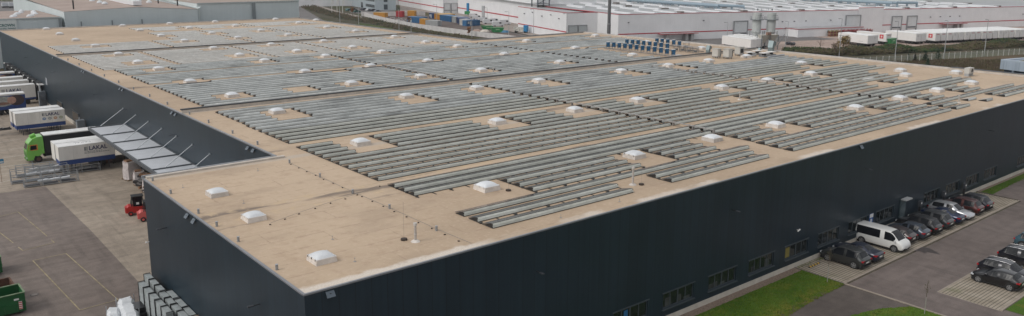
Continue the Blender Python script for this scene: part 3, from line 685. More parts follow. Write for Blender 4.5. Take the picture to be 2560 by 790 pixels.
# ---- dock canopy with struts
cn = thing('dock_canopy', 'flat grey glazed canopy with seven steel struts on the side wall', 'canopy', (0,0,0))
CPL = mat('canopy_sheet', (.50,.52,.55), .45, .0, .06, 1.2); CST = mat('canopy_steel', (.085,.095,.105), .5, .2)
ys_c = [86.0, 88.9, 94.8, 100.7, 106.6, 112.5, 118.5, 125.0]
m_ = MB(); m_.box(24.7,29.3,86,125.2,4.72,4.80); m_.build('roof_sheet', CPL, cn)
m_ = MB(); m_.box(24.5,24.72,86,125.3,4.5,4.9); m_.box(29.25,29.395,86,125.3,4.55,4.88)
for y in ys_c[1:]: m_.box(24.73,29.24,y-.13,y+.13,4.6,4.92)
m_.build('frame', CST, cn)
for y in ys_c[1:]:
    m_ = MB(); m_.cyl((29.35,y-.0,7.15),(26.1,y-.1,4.95),.055,8); m_.box(29.25,29.395,y-.08,y+.08,7.05,7.25); m_.build('strut', GREYM, cn)
# ================================================================== GROUND
def yh(y): return -0.1 if y < 92 else (-1.0 if y > 122 else -0.1-.9*(y-92)/30)
def yat(px0, py0):
    z = -.5
    for _ in range(12): x, y = at(px0, py0, z); z = yh(y)
    return x, y, z
def patch_mesh(name, polys, m):
    mb = MB()
    for P_ in polys: mb.add(P_, [tuple(range(len(P_)))])
    o = mb.build(name, m)
    for p in o.data.polygons: pass
    return stru(fixn(o)) if False else stru(o)
FIELD = grassmat('field_ground', (.115,.085,.055), (.085,.08,.04), (.06,.075,.025), .03)
g0 = -.42; B = 3000
mb = MB()
for (x0,x1,y0,y1) in ((-B,B,-B,-60),(-B,B,243,B),(-B,-250,-60,243),(17.5,B,-60,39.0),(29.4,B,39.0,243)): mb.add([(x0,y0,g0),(x1,y0,g0),(x1,y1,g0),(x0,y1,g0)], [(0,1,2,3)])
stru(mb.build('ground', FIELD))
YCON = asphalt('yard_concrete', (.27,.222,.174), (.33,.275,.218)); YASP = asphalt('yard_asphalt', (.150,.119,.102), (.185,.151,.131))
ysq = [-60,92]+[92+3*k for k in range(1,11)]+[243]
mb = MB()
for a, b_ in zip(ysq, ysq[1:]): mb.add([(-250,a,yh(a)),(29.45,a,yh(a)),(29.45,b_,yh(b_)),(-250,b_,yh(b_))], [(0,1,2,3)])
stru(mb.build('concrete_yard', YCON))
mb = MB()
for a, b_ in ((-60,92),(92,110),(110,117.6)): mb.add([(-250,a,yh(a)+.006),(17.3,a,yh(a)+.006),(17.3,b_,yh(b_)+.006),(-250,b_,yh(b_)+.006)], [(0,1,2,3)])
stru(mb.build('asphalt_yard', YASP))
YLN = mat('faded_yellow_line', (.30,.245,.15), .8, 0, .35, 1.2); WLN = mat('faded_white_line', (.50,.46,.41), .8, 0, .35, 1.5)
def marks(name, segs, wd, m, zf, dz=.012):
    mb = MB()
    for (x0,y0),(x1,y1) in segs:
        d = Vector((x1-x0,y1-y0)); L = d.length; d.normalize(); nx, ny = -d.y*wd/2, d.x*wd/2
        n = max(1, int(L/4))
        for k in range(n):
            a = (x0+(x1-x0)*k/n, y0+(y1-y0)*k/n); b_ = (x0+(x1-x0)*(k+1)/n, y0+(y1-y0)*(k+1)/n)
            mb.quad((a[0]-nx,a[1]-ny,zf(a[1])+dz),(b_[0]-nx,b_[1]-ny,zf(b_[1])+dz),(b_[0]+nx,b_[1]+ny,zf(b_[1])+dz),(a[0]+nx,a[1]+ny,zf(a[1])+dz))
    return stru(mb.build(name, m))
g2 = lambda a,b_: yat(a,b_)[:2]
bx = [g2(165,634),g2(82,652),g2(200,776),g2(295,750)]; bx2 = [g2(45,530),g2(-40,552),g2(57,627),g2(136,607)]
marks('yellow_bay_marking', list(zip(bx, bx[1:]+bx[:1]))+list(zip(bx2, bx2[1:]+bx2[:1])), .10, YLN, yh, .03)
sl_ = []
for (l, r_) in (((0,337),(48,334)),((0,356),(55,347)),((0,378),(62,369)),((0,396),(62,387)),((0,418),(130,402)),((0,436),(120,420)),((0,457),(30,449)),((0,320),(40,317))):
    a = g2(*l); b_ = g2(*r_); d = ((b_[0]-a[0]), (b_[1]-a[1])); sl_.append(((a[0]-d[0]*4, a[1]-d[1]*4), b_))
marks('white_bay_marking', sl_, .12, WLN, yh)
mh = yat(86,737); mb = MB(); mb.cyl((mh[0],mh[1],mh[2]+.007),(mh[0],mh[1],mh[2]+.02),.33,18,0); mb.cyl((mh[0],mh[1],mh[2]+.021),(mh[0],mh[1],mh[2]+.026),.26,18,1)
tag(mb.build('manhole_cover', [mat('iron', (.05,.045,.04), .6), mat('manhole_concrete', (.22,.19,.17), .8)]), 'round manhole cover with a dark rim in the left yard', 'manhole')
# ---- right hand car park (level -0.3)
CP = asphalt('car_park_asphalt', (.130,.104,.093), (.162,.131,.118)); GR1 = grassmat('lawn', (.050,.105,.010), (.078,.142,.014), (.14,.14,.02), .25, edge=34.0)
z0 = -.30
sheet('car_park', [(67.3,-40),(67.3,33.9),(112.5,33.9),(170,30),(260,22),(260,-40)], z0, CP)
sheet('car_park_far', [(109.0,33.91),(109.0,38.0),(200,37.6),(200,25.5),(170,30),(112.5,33.9)], z0-.002, CP)
PAV = pavermat()
sheet('parking_bays', [(67.4,34.3),(67.4,39.18),(109.0,39.18),(109.0,34.3)], z0+.012, PAV)
sheet('parking_bays_opposite', [(72.1,22.9),(72.1,27.85),(140,27.85),(140,22.9)], z0+.012, PAV)
KB = mat('kerb_stone', (.30,.255,.21), .8, 0, .12, 2)
def kerb(name, x0,x1,y0,y1,h,m=KB): mb = MB(); mb.box(x0,x1,y0,y1,z0-.15,z0+h); return stru(mb.build(name, m))
kerb('kerb', 67.2,67.38,-40,34.1,.06); kerb('kerb', 67.2,67.38,34.11,39.18,.03, mat('dark_kerb', (.10,.085,.07), .8)); kerb('kerb', 67.39,109.2,34.12,34.29,.012); kerb('kerb', 72.1,140,27.86,28.0,.012); kerb('kerb', 72.0,72.095,22.7,28.0,.012); kerb('kerb', 72.1,140,22.7,22.895,.10)
kerb('kerb', 109.05,109.2,34.3,39.1,.10, MATS['dark_kerb'])
GRV = mat('gravel_strip_stones', (.17,.12,.09), .95, 0, .35, 9, bump=1, col2=(.30,.23,.18))
sheet('gravel_strip', [(17.5,38.35),(67.2,38.35),(67.2,39.19),(17.5,39.19)], z0+.01, GRV)
sheet('gravel_strip_far', [(109.2,38.75),(200,38.75),(200,39.19),(109.2,39.19)], z0+.01, GRV)
rg = random.Random(3)
def wav(a, b_, n, amp, rg=rg):
    return [(a[0]+(b_[0]-a[0])*k/n+rg.uniform(-amp,amp), a[1]+(b_[1]-a[1])*k/n+rg.uniform(-amp,amp)) for k in range(n)]
DIRT = asphalt('dark_gravel_path', (.075,.060,.052), (.135,.112,.098))
sheet('gravel_path', [(17.5,5),(67.2,5),(67.2,38.3),(17.5,38.3)], z0-.006, DIRT)
pl = [(17.5,38.34),(67.2,38.34),(67.2,34.0)]+wav((67.1,33.95),(62.5,33.9),36,.07)+wav((62.5,33.9),(57,33.5),40,.09)+wav((57,33.5),(50,32.5),30,.09)+[(17.5,30)]
sheet('lawn', pl, z0+.02, GR1)
pl2 = [(67.15,27.6)]+wav((67.1,27.9),(64.7,29.4),26,.07)+wav((64.7,29.4),(61.3,30.3),26,.08)+wav((61.3,30.3),(57,30.2),20,.08)+[(50,29),(50,5),(67.15,5)]
sheet('lawn_second', pl2, z0+.02, GR1)
sheet('lawn_far', [(109.2,38.74),(200,38.74),(200,37.5),(118,37.7),(109.2,37.3)], z0+.03, GR1)
sheet('lawn_right', [(72.6,5),(140,5),(140,22.65),(72.6,22.65)], z0+.03, GR1)
# blades of grass and weeds
GB = mat('grass_blades', (.065,.145,.01), .8, 0, .5, 2, spec=.2, col2=(.13,.16,.02))
def inpoly(x, y, P_):
    c = False; j = len(P_)-1
    for i in range(len(P_)):
        if (P_[i][1] > y) != (P_[j][1] > y) and x < (P_[j][0]-P_[i][0])*(y-P_[i][1])/(P_[j][1]-P_[i][1])+P_[i][0]: c = not c
        j = i
    return c
mb = MB(); rg = random.Random(5)
for P_, n in ((pl, 26000), (pl2, 5000), ([(109.2,38.7),(130,38.7),(130,37.6),(109.2,37.4)], 1500), ([(67.5,38.7),(67.5,39.1),(109,39.1),(109,38.7)], 1200)):
    xs = [p[0] for p in P_]; ys_ = [p[1] for p in P_]
    for _ in range(n):
        x = rg.uniform(max(min(xs),43),max(xs)); y = rg.uniform(max(min(ys_),24),max(ys_)+.0)
        if not inpoly(x,y,P_): continue
        a = rg.uniform(0,6.28); h = rg.uniform(.04,.11); w_ = rg.uniform(.02,.05)
        mb.add([(x-math.cos(a)*w_,y-math.sin(a)*w_,z0+.02),(x+math.cos(a)*w_,y+math.sin(a)*w_,z0+.02),(x+rg.uniform(-.05,.05),y+rg.uniform(-.05,.05),z0+.02+h)], [(0,1,2)])
o = mb.build('grass', GB); tag(o, 'short green grass blades covering the lawns beside the front wall', 'grass'); o['kind'] = 'stuff'
# oil stains, tyre marks
mb = MB(); P_ = [at(*q) for q in ((2285,622),(2300,616),(2322,620),(2338,628),(2352,637),(2332,633),(2318,630),(2312,634),(2300,628),(2288,628))]; mb.add([(x,y,z0+.005) for x,y in P_], [tuple(range(len(P_)))])
stru(mb.build('wet_stain', mat('wet_asphalt', (.055,.045,.042), .5)))
# wheel stop and sapling near the first bay
m_ = MB(); m_.box(68.3,70.2,38.2,38.33,z0+.013,z0+.12,0)
for k in range(4): m_.box(68.42+k*.46,68.65+k*.46,38.19,38.34,z0+.03,z0+.125,1)
tag(m_.build('wheel_stop', [BLACK, YEL]), 'black wheel stop with yellow reflectors on the empty first bay', 'wheel stop')
def leafball(mb, c, r, n, s, rg, fl=.8):
    for _ in range(n):
        while True:
            p = Vector((rg.uniform(-1,1),rg.uniform(-1,1),rg.uniform(-1,1)))
            if .25 < p.length < 1: break
        p = Vector((p.x*r[0],p.y*r[1],p.z*r[2]))+Vector(c)
        a = Vector((rg.uniform(-1,1),rg.uniform(-1,1),rg.uniform(-1,1))).normalized(); b_ = a.orthogonal().normalized(); ss = s*rg.uniform(.6,1.4)
        mb.add([p-a*ss, p+b_*ss*.6, p+a*ss, p-b_*ss*.6], [(0,1,2,3)])
BARK = mat('bark', (.10,.075,.055), .9, 0, .3, 4)
LF = {k: mat('leaf_'+k, c1, .8, 0, .3, 1.3, spec=.2, col2=c2) for k, c1, c2 in (('green',(.025,.05,.015),(.07,.10,.03)),('olive',(.05,.05,.02),(.11,.10,.045)),('rust',(.16,.07,.03),(.26,.12,.05)),('yellow',(.15,.105,.04),(.25,.175,.07)),('brown',(.07,.05,.035),(.13,.095,.065)),('dark',(.012,.03,.015),(.03,.055,.025)))}
def tree(p, h, cr, kind, lab, cat='tree', n=260, s=.16, group=None, conic=False, name='tree', seed=0, bare=False):
    rg = random.Random(seed+int(p[0]*7)); t = thing(name, lab, cat, p, rg.uniform(0,6), group)
    m_ = MB(); m_.cyl((0,0,-.1),(.03*h,0,h*.5),.022*h,7,r1=.012*h); m_.cyl((.03*h,0,h*.5),(0,.02*h,h*.93),.012*h,6,r1=.004*h)
    for k in range(7 if bare else 5):
        a = rg.uniform(0,6.28); z = h*rg.uniform(.3,.75); m_.cyl((.02*h,0,z),(math.cos(a)*cr*.8,math.sin(a)*cr*.8,z+h*.18),.008*h,5,r1=.003*h)
    m_.build('trunk', BARK, t)
    m_ = MB()
    if conic:
        for k in range(9):
            f = k/9; rr = cr*(1-f)*1.05; z = h*(.08+.9*f)
            leafball(m_, (0,0,z), (rr,rr,h*.08), int(n/9*(1-f)*1.6)+6, s, rg)
    else:
        for k in range(9):
            a = rg.uniform(0,6.28); rr = cr*rg.uniform(.15,.65); c = (math.cos(a)*rr, math.sin(a)*rr, h*rg.uniform(.45,.86))
            q = cr*rg.uniform(.3,.5); leafball(m_, c, (q,q,q*1.1), int(n/9), s, rg)
    m_.build('crown', LF[kind], t); return t
def sapling(pp, h, lab):
    x, y = at(*pp); t = thing('sapling', lab, 'young tree', (x,y,z0))
    m_ = MB(); m_.cyl((0,0,0),(0.02,0,1.5),.032,6); m_.build('trunk_guard', mat('trunk_wrap', (.30,.29,.26), .8), t)
    m_ = MB(); m_.cyl((0,0,1.5),(.05,0,h),.02,5,r1=.008)
    rg = random.Random(int(x))
    for k in range(12):
        z = rg.uniform(1.6,h*.95); a = rg.uniform(0,6.28); L = (h-z)*.35+.12; m_.cyl((.03,0,z),(math.cos(a)*L*.5,math.sin(a)*L*.5,z+L),.01,4,r1=.004)
    m_.build('branches', BARK, t)
    m_ = MB(); leafball(m_, (.03,0,h*.8), (.25,.25,.5), 40, .05, rg); m_.build('crown', LF['olive'], t)
sapling((2068,706), 3.4, 'young tree with a wrapped trunk on the lawn corner beside the first bay'); sapling((2311,785), 3.0, 'thin bare sapling at the kerb in the bottom right foreground')
# ================================================================== CARS
def paint(name, c, metal=.35, rough=.28): return mat(name, c, rough, metal, 0, 1, coat=.6)
PAINTS = dict(graphite=paint('paint_graphite', (.035,.038,.038)), navyblack=paint('paint_dark_navy', (.020,.026,.048)), white=paint('paint_white', (.70,.70,.68), 0, .35), maroonbrown=paint('paint_dark_taupe', (.055,.042,.042)), slate=paint('paint_slate_blue', (.045,.06,.085)),
  black=paint('paint_black', (.010,.010,.012)), grey=paint('paint_dark_grey', (.038,.042,.046)), navy=paint('paint_navy', (.010,.022,.065)), silver=paint('paint_silver', (.48,.49,.51), .5), maroon=paint('paint_maroon', (.075,.018,.016)), black2=paint('paint_black_blue', (.012,.013,.020)), teal=paint('paint_teal', (.06,.13,.17)))
CHROME = mat('chrome_trim', (.42,.42,.43), .25, .8); PLATE = mat('number_plate', (.65,.65,.62), .5); HEADL = mat('headlamp_glass', (.55,.58,.60), .15)
# body side profile stations: (x from the tail, z bottom, z belt, z top, half width at waist, half width at roof)
PRO = {
 'suv': (4.55,[(0,.55,.80,.86,.72,.68),(.10,.36,.95,1.02,.86,.76),(.28,.30,1.02,1.10,.92,.72),(.62,.28,1.04,1.56,.935,.60),(.95,.27,1.03,1.64,.94,.63),(1.75,.25,1.00,1.68,.94,.65),(2.3,.25,.98,1.67,.94,.64),(2.75,.25,.97,1.60,.94,.62),(3.38,.25,.98,1.05,.93,.74),(3.9,.27,.90,.98,.92,.72),(4.3,.30,.78,.85,.86,.66),(4.48,.40,.66,.70,.74,.58),(4.55,.50,.60,.62,.62,.5)]),
 'wagon': (4.75,[(0,.50,.72,.80,.70,.66),(.10,.33,.88,.95,.84,.76),(.25,.27,.95,1.03,.90,.72),(.55,.24,.96,1.38,.915,.58),(.9,.22,.95,1.46,.92,.60),(1.8,.20,.93,1.50,.92,.62),(2.35,.20,.91,1.49,.92,.61),(2.75,.20,.90,1.42,.92,.59),(3.45,.20,.88,.95,.91,.72),(4.0,.22,.80,.88,.90,.70),(4.45,.26,.68,.75,.84,.64),(4.66,.34,.58,.62,.72,.56),(4.75,.44,.54,.56,.6,.48)]),
 'sedan': (4.7,[(0,.46,.78,.84,.70,.64),(.12,.32,.92,.98,.84,.74),(.55,.24,.95,1.03,.90,.72),(.95,.22,.94,1.10,.915,.66),(1.55,.20,.93,1.40,.92,.56),(2.05,.20,.92,1.45,.92,.58),(2.5,.20,.91,1.42,.92,.57),(2.8,.20,.90,1.34,.92,.56),(3.45,.20,.87,.93,.91,.72),(4.0,.22,.80,.86,.90,.70),(4.42,.26,.68,.74,.84,.64),(4.62,.34,.58,.62,.72,.56),(4.7,.44,.54,.56,.6,.48)]),
 'hatch': (4.2,[(0,.48,.80,.86,.70,.66),(.12,.33,.94,1.0,.84,.72),(.35,.27,.97,1.12,.88,.66),(.7,.24,.97,1.42,.89,.57),(1.2,.22,.95,1.47,.90,.60),(1.7,.22,.93,1.49,.90,.61),(2.1,.22,.92,1.47,.90,.60),(2.45,.22,.91,1.38,.90,.58),(3.05,.22,.90,.96,.89,.70),(3.55,.24,.82,.88,.87,.68),(3.95,.28,.70,.76,.82,.62),(4.12,.36,.60,.64,.70,.54),(4.2,.46,.56,.58,.6,.46)]),
 'van': (5.3,[(0,.42,1.05,1.90,.86,.76),(.08,.36,1.08,1.96,.95,.82),(.35,.30,1.08,1.98,.955,.83),(1.3,.28,1.08,1.99,.955,.84),(2.4,.27,1.08,1.99,.955,.84),(3.3,.26,1.08,1.98,.955,.83),(3.85,.26,1.08,1.93,.955,.81),(4.10,.26,1.08,1.80,.955,.78),(4.72,.26,1.08,1.20,.95,.82),(5.02,.28,.98,1.08,.93,.80),(5.17,.34,.82,.94,.90,.76),(5.26,.42,.66,.78,.86,.70),(5.3,.50,.60,.66,.80,.62)])}
GL = {'suv':(2,8),'wagon':(2,8),'sedan':(2,8),'hatch':(2,8),'van':(0,8)}
WB = {'suv':(.88,3.58,.36),'wagon':(.92,3.75,.33),'sedan':(.95,3.75,.33),'hatch':(.78,3.40,.32),'van':(1.0,4.4,.34)}
def make_car(kind, pkey, lab, loc, heading, rails=True, chrome=False, cat='car', name=None, lift=0):
    L, S = PRO[kind]; pm = PAINTS[pkey]; t = thing(name or {'suv':'parked_suv','wagon':'estate_car','sedan':'saloon_car','hatch':'hatchback','van':'minibus'}[kind], lab, cat, loc, heading, 'parked cars by the warehouse')
    g0_, g1_ = GL[kind]; S2 = []
    for a, b_ in zip(S, S[1:]):                      # refine the stations
        S2 += [tuple(a[i]+(b_[i]-a[i])*f for i in range(6)) for f in (0, .5)]
    S2.append(S[-1])
    rings = []
    for (x, zb, zw, zt, hw, hr) in S2:
        x -= L/2
        rings.append([(x,-hw*.90,zb),(x,-hw*.985,zb+.12*(zw-zb)+.04),(x,-hw,zb+.62*(zw-zb)),(x,-hw*.975,zw),(x,-hr-.02,zt-.07*(zt-zw)-.008),(x,-hr*.90,zt),(x,-hr*.45,zt+.02),(x,hr*.45,zt+.02),(x,hr*.90,zt),(x,hr+.02,zt-.07*(zt-zw)-.008),(x,hw*.975,zw),(x,hw,zb+.62*(zw-zb)),(x,hw*.985,zb+.12*(zw-zb)+.04),(x,hw*.90,zb)])
    body = MB(); gl = MB(); n = len(rings[0]); allv = [p for r in rings for p in r]; body.v = list(allv); gl.v = list(allv)
    def isglass(i, j):
        xa = S2[i][0]; xb = S2[i+1][0]; za = S2[i][3]-S2[i][2]; zb_ = S2[i+1][3]-S2[i+1][2]
        cab0 = S[g0_][0]; cab1 = S[g1_][0]
        if not (cab0-1e-6 <= xa and xb <= cab1+1e-6): return False
        slope = abs(S2[i+1][3]-S2[i][3])/(xb-xa)
        if j in (3, 9):                               # side windows
            if min(za, zb_) < .34 : return False
            return (i % 5) != 0 if kind != 'van' else (xa > .3 and not 2.8 < xa < 3.25)
        if j in (5,6,7): return slope > .38 and max(za,zb_) > .12
        return False
    for i in range(len(rings)-1):
        for j in range(n-1):
            f = (i*n+j, i*n+j+1, (i+1)*n+j+1, (i+1)*n+j)
            (gl if isglass(i, j) else body).f.append(f)
    body.f.append(tuple(range(n))); body.f.append(tuple((len(rings)-1)*n+k for k in range(n-1,-1,-1)))
    body.m = [0]*len(body.f); gl.m = [0]*len(gl.f)
    fixn(body.build('body', pm, t, smooth=True)); 
    if kind == 'van':
        gl.add([(-L/2-.004,-.62,1.12),(-L/2-.004,.62,1.12),(-L/2-.004,.62,1.75),(-L/2-.004,-.62,1.75)], [(0,3,2,1)])
    used = sorted(set(i for f in gl.f for i in f)); mp = {a: k for k, a in enumerate(used)}; gl.v = [gl.v[a] for a in used]; gl.f = [tuple(mp[i] for i in f) for f in gl.f]
    gl.build('windows', GLASS, t)
    xr, xf, wr = WB[kind]; hw = max(s[4] for s in S)
    ar = MB()
    for xx in (xr, xf):
        for sg in (-1, 1):
            ar.cyl((xx-L/2, sg*(hw-.30), wr+.02),(xx-L/2, sg*(hw+.004), wr+.02), wr+.075, 20)
    ar.box(-L/2+.15,L/2-.2,-hw*.93,hw*.93,.17,.34)
    ar.build('wheel_arch', BLACK, t)
    for xx in (xr, xf):
        for sg in (-1, 1):
            wv = MB(); wv.cyl((xx-L/2, sg*(hw-.22), wr),(xx-L/2, sg*(hw+.012), wr), wr, 22); wo = wv.build('wheel', RUBBER, t)
            rv = MB(); cx_, cy_ = xx-L/2, sg*(hw+.0135)
            for k in range(5):
                a = k*1.2566+.3; ca, sa = math.cos(a), math.sin(a); q = .055
                rv.quad((cx_-sa*q,cy_+sg*.004,wr+ca*q),(cx_+ca*wr*.70-sa*q,cy_+sg*.004,wr+sa*wr*.70+ca*q),(cx_+ca*wr*.70+sa*q,cy_+sg*.004,wr+sa*wr*.70-ca*q),(cx_+sa*q,cy_+sg*.004,wr-ca*q))
            rv.cyl((cx_,cy_,wr),(cx_,cy_+sg*.01,wr),.08,10)
            m0 = 22
            for k in range(m0):
                a0, a1 = k*6.2832/m0, (k+1)*6.2832/m0; r0, r1 = wr*.60, wr*.72
                rv.quad((cx_+math.cos(a0)*r0,cy_,wr+math.sin(a0)*r0),(cx_+math.cos(a1)*r0,cy_,wr+math.sin(a1)*r0),(cx_+math.cos(a1)*r1,cy_,wr+math.sin(a1)*r1),(cx_+math.cos(a0)*r1,cy_,wr+math.sin(a0)*r1))
            rv.build('rim', RIM, wo)
    s1 = S[1]; s0_ = S[0]
    for sg in (-1, 1):
        tl = MB()
        if kind == 'van': tl.box(-L/2-.01,-L/2+.1,sg*.86-.07,sg*.86+.07,.95,1.45)
        else: tl.box(-L/2+.0,-L/2+.30,sg*.70-.17,sg*.70+.17,s1[2]-.16,s1[2]-.02)
        tl.build('tail_light', REDL, t)
        hl = MB(); z_ = S[-3][2]; hl.box(L/2-.36,L/2-.12,sg*.66-.17,sg*.66+.17,z_-.13,z_-.0); hl.build('headlight', HEADL, t)
        mi = MB(); xm = S[g1_][0]-L/2-.25; mi.box(xm-.08,xm+.06,sg*(hw+.1)-.11,sg*(hw+.1)+.11,S[g1_][2]+.02,S[g1_][2]+.17); mi.build('mirror', pm, t)
    MB().box(-L/2-.02,-L/2+.1,-.26,.26,.62,.74).build('number_plate', PLATE, t); MB().box(L/2-.06,L/2+.012,-.26,.26,.45,.56).build('number_plate', PLATE, t)
    MB().box(L/2-.12,L/2+.004,-.45,.45,.30,.44).build('grille', BLACK, t); MB().box(-L/2-.005,-L/2+.2,-.78,.78,.28,.40).build('bumper_trim', BLACK, t)
    if rails:
        for sg in (-1, 1):
            rl = MB(); pr = [s for s in S if S[3][0]-.05 <= s[0] <= S[7][0]]
            for a, b_ in zip(pr, pr[1:]): rl.cyl((a[0]-L/2,sg*(a[5]*.93),a[3]+.03),(b_[0]-L/2,sg*(b_[5]*.93),b_[3]+.03),.015,5)
            rl.build('roof_rail', CHROME, t)
    if chrome:
        for sg in (-1, 1):
            rl = MB()
            for a, b_ in zip(S[3:8], S[4:9]): rl.cyl((a[0]-L/2,sg*(a[4]*.978+.004),a[2]+.0),(b_[0]-L/2,sg*(b_[4]*.978+.004),b_[2]+.0),.014,4)
            rl.build('chrome_strip', CHROME, t)
    return t
N_, S_ = R(90), R(-90)
cy0 = 34.62
make_car('suv','graphite','dark grey suv, first car by the striped wheel stop', (72.38,cy0+2.28,z0), N_)
make_car('sedan','navyblack','dark navy saloon between the grey suv and the white van', (74.95,cy0+2.35,z0), N_, rails=False)
make_car('van','white','white minibus parked nose out among dark cars', (79.9,34.35+2.65,z0), S_, rails=False, cat='van')
make_car('hatch','maroonbrown','dark taupe hatchback mostly hidden behind the white van', (82.85,cy0+2.5,z0), N_, rails=False)
make_car('hatch','slate','slate blue hatchback, second after the white van', (85.35,cy0+2.2,z0), N_, rails=True)
make_car('suv','black','black suv with roof rails between slate hatchback and grey suv', (88.0,cy0+2.3,z0), N_, chrome=True)
make_car('suv','grey','dark grey suv with chrome window line in the row middle', (90.95,cy0+2.3,z0), N_, chrome=True)
make_car('sedan','navy','navy blue saloon beside the silver estate', (93.75,cy0+2.35,z0), N_, rails=False)
make_car('wagon','silver','silver estate car parked nose out', (96.2,34.5+2.38,z0), S_, rails=True)
make_car('suv','maroon','dark red suv behind the silver estate', (99.0,cy0+2.3,z0), N_, chrome=True)
make_car('suv','black2','last black suv of the row at the empty far bay', (101.6,cy0+2.3,z0), N_)
make_car('hatch','black','glossy black hatchback in the opposite row, nearest the camera', (78.15,25.35,z0), N_, rails=False)
make_car('wagon','black2','black estate with silver window frame behind the black hatchback', (80.75,25.45,z0), S_, chrome=True)
make_car('suv','black2','black suv with silver sill in the opposite row at the right edge', (85.4,25.5,z0), S_, chrome=True)
make_car('suv','teal','blue car at the right edge, farthest in the opposite row', (91.3,26.1,z0), S_, rails=False)
# ================================================================== YARD VEHICLES
BOXW = mat('box_white', (.70,.68,.64), .5, 0, .11, .6, stretch=(1,1,.25)); BOXR = mat('box_roof_white', (.72,.72,.71), .6, 0, .12, .6); SKB = mat('skirt_blue', (.012,.045,.18), .45, 0, .1, 1); LOGO = mat('logo_navy', (.015,.025,.10), .6); LOGOG = mat('logo_grey', (.20,.21,.22), .6)
def swap(loc, L, lab, logo=0, skirt=True, H=2.75, roof_logo=False, legs=True, name='swap_body', Wd=2.5, group='white freight bodies in the yard'):
    t = thing(name, lab, 'freight container', loc, 0, group); b0 = .66 if skirt else .1
    m_ = MB(); m_.box(0,L,0,Wd,b0,H-.06); m_.build('box', BOXW, t)
    m_ = MB(); m_.box(-.01,L+.01,-.01,Wd+.01,H-.058,H); m_.build('roof', BOXR, t)
    if skirt: m_ = MB(); m_.box(.02,L-.02,.02,Wd-.02,0,b0-.002); m_.build('skirt', SKB, t)
    m_ = MB()
    for k in range(1, int(L/1.8)): m_.box(k*1.8-.015,k*1.8+.015,-.012,-.002,b0+.05,H-.1)
    m_.box(0,L,-.02,-.002,b0,b0+.05); m_.box(0,.06,-.02,-.002,b0+.06,H-.06); m_.box(L-.06,L,-.02,-.002,b0+.06,H-.06); m_.box(-.02,-.002,.1,.16,b0,H-.1); m_.box(-.02,-.002,Wd-.16,Wd-.1,b0,H-.1); m_.build('trim', mat('box_trim', (.50,.49,.46), .6), t)
    if legs:
        for x in (.9,1.9,L-1.9,L-.9):
            m_ = MB(); m_.box(x-.05,x+.05,.12,.22,-1.1,0); m_.box(x-.05,x+.05,Wd-.22,Wd-.12,-1.1,0); m_.build('leg', DGREY, t)
    if logo:
        sz = .80 if logo == 1 else .72; tx = L*.53 if logo == 1 else L*.60
        tz = b0+1.05 if logo == 1 else b0+1.25
        text('LAKAL', sz, 'lettering', LOGO, t, (tx,-.025,tz), (R(90),0,0), .018*sz)
        m_ = MB(); q = tx-.75*sz
        for k in range(4): m_.box(q,q+.58*sz,-.03,-.018,tz+k*.18*sz,tz+(k*.18+.09)*sz)
        m_.box(q+.02,q+.25*sz,-.034,-.031,tz,tz+.65*sz); m_.build('emblem', LOGOG, t)
        if logo == 1:
            m_ = MB()
            rg = random.Random(2); x = q
            while x < L-.8:
                w_ = rg.uniform(.10,.32); m_.box(x,x+w_,-.024,-.016,tz-.42,tz-.34); 
                if x < q+2.2: m_.box(x,x+w_*.9,-.024,-.016,tz-.24,tz-.16)
                x += w_+.07
            m_.build('small_print', LOGOG, t)
        else:
            cs = [(.10,.22,.42),(.30,.33,.33),(.50,.25,.12),(.33,.36,.22)]
            for k in range(4):
                m_ = MB(); x = q+k*.85
                pts_ = [(x+.3+math.cos(a*.785)*.30, tz-.50+math.sin(a*.785)*.24) for a in range(8)]
                vs_ = [(a,-.016,b_) for a,b_ in pts_]+[(a,-.026,b_) for a,b_ in pts_]
                m_.add(vs_, [tuple(range(8)), tuple(range(15,7,-1))]+[(i,i+8,(i+1)%8+8,(i+1)%8) for i in range(8)])
                m_.box(x+.15,x+.45,-.031,-.0265,tz-.55,tz-.45,1)
                m_.build('pictogram', [mat(f'pictogram_{k}', cs[k], .6), BOXW], t)
    if roof_logo: text('LAKAL', .75, 'roof_lettering', LOGOG, t, (L*.62,Wd*.72,H+.004), (0,0,R(180)), .01, .004)
    return t
swap((19.7,155.9,.08), 7.45, 'white LAKAL freight body with blue skirt and pictograms, standing on legs', 2)
swap((19.6,159.0,.08), 7.45, 'plain white freight body behind the LAKAL one with pictograms', 0)
swap((20.15,123.0,.35), 7.1, 'white LAKAL freight body with blue skirt beside the canopy', 1, roof_logo=True, H=2.65)
swap((20.15,125.9,.35), 6.4, 'white freight body behind the LAKAL one beside the canopy', 0, H=2.62, skirt=False)
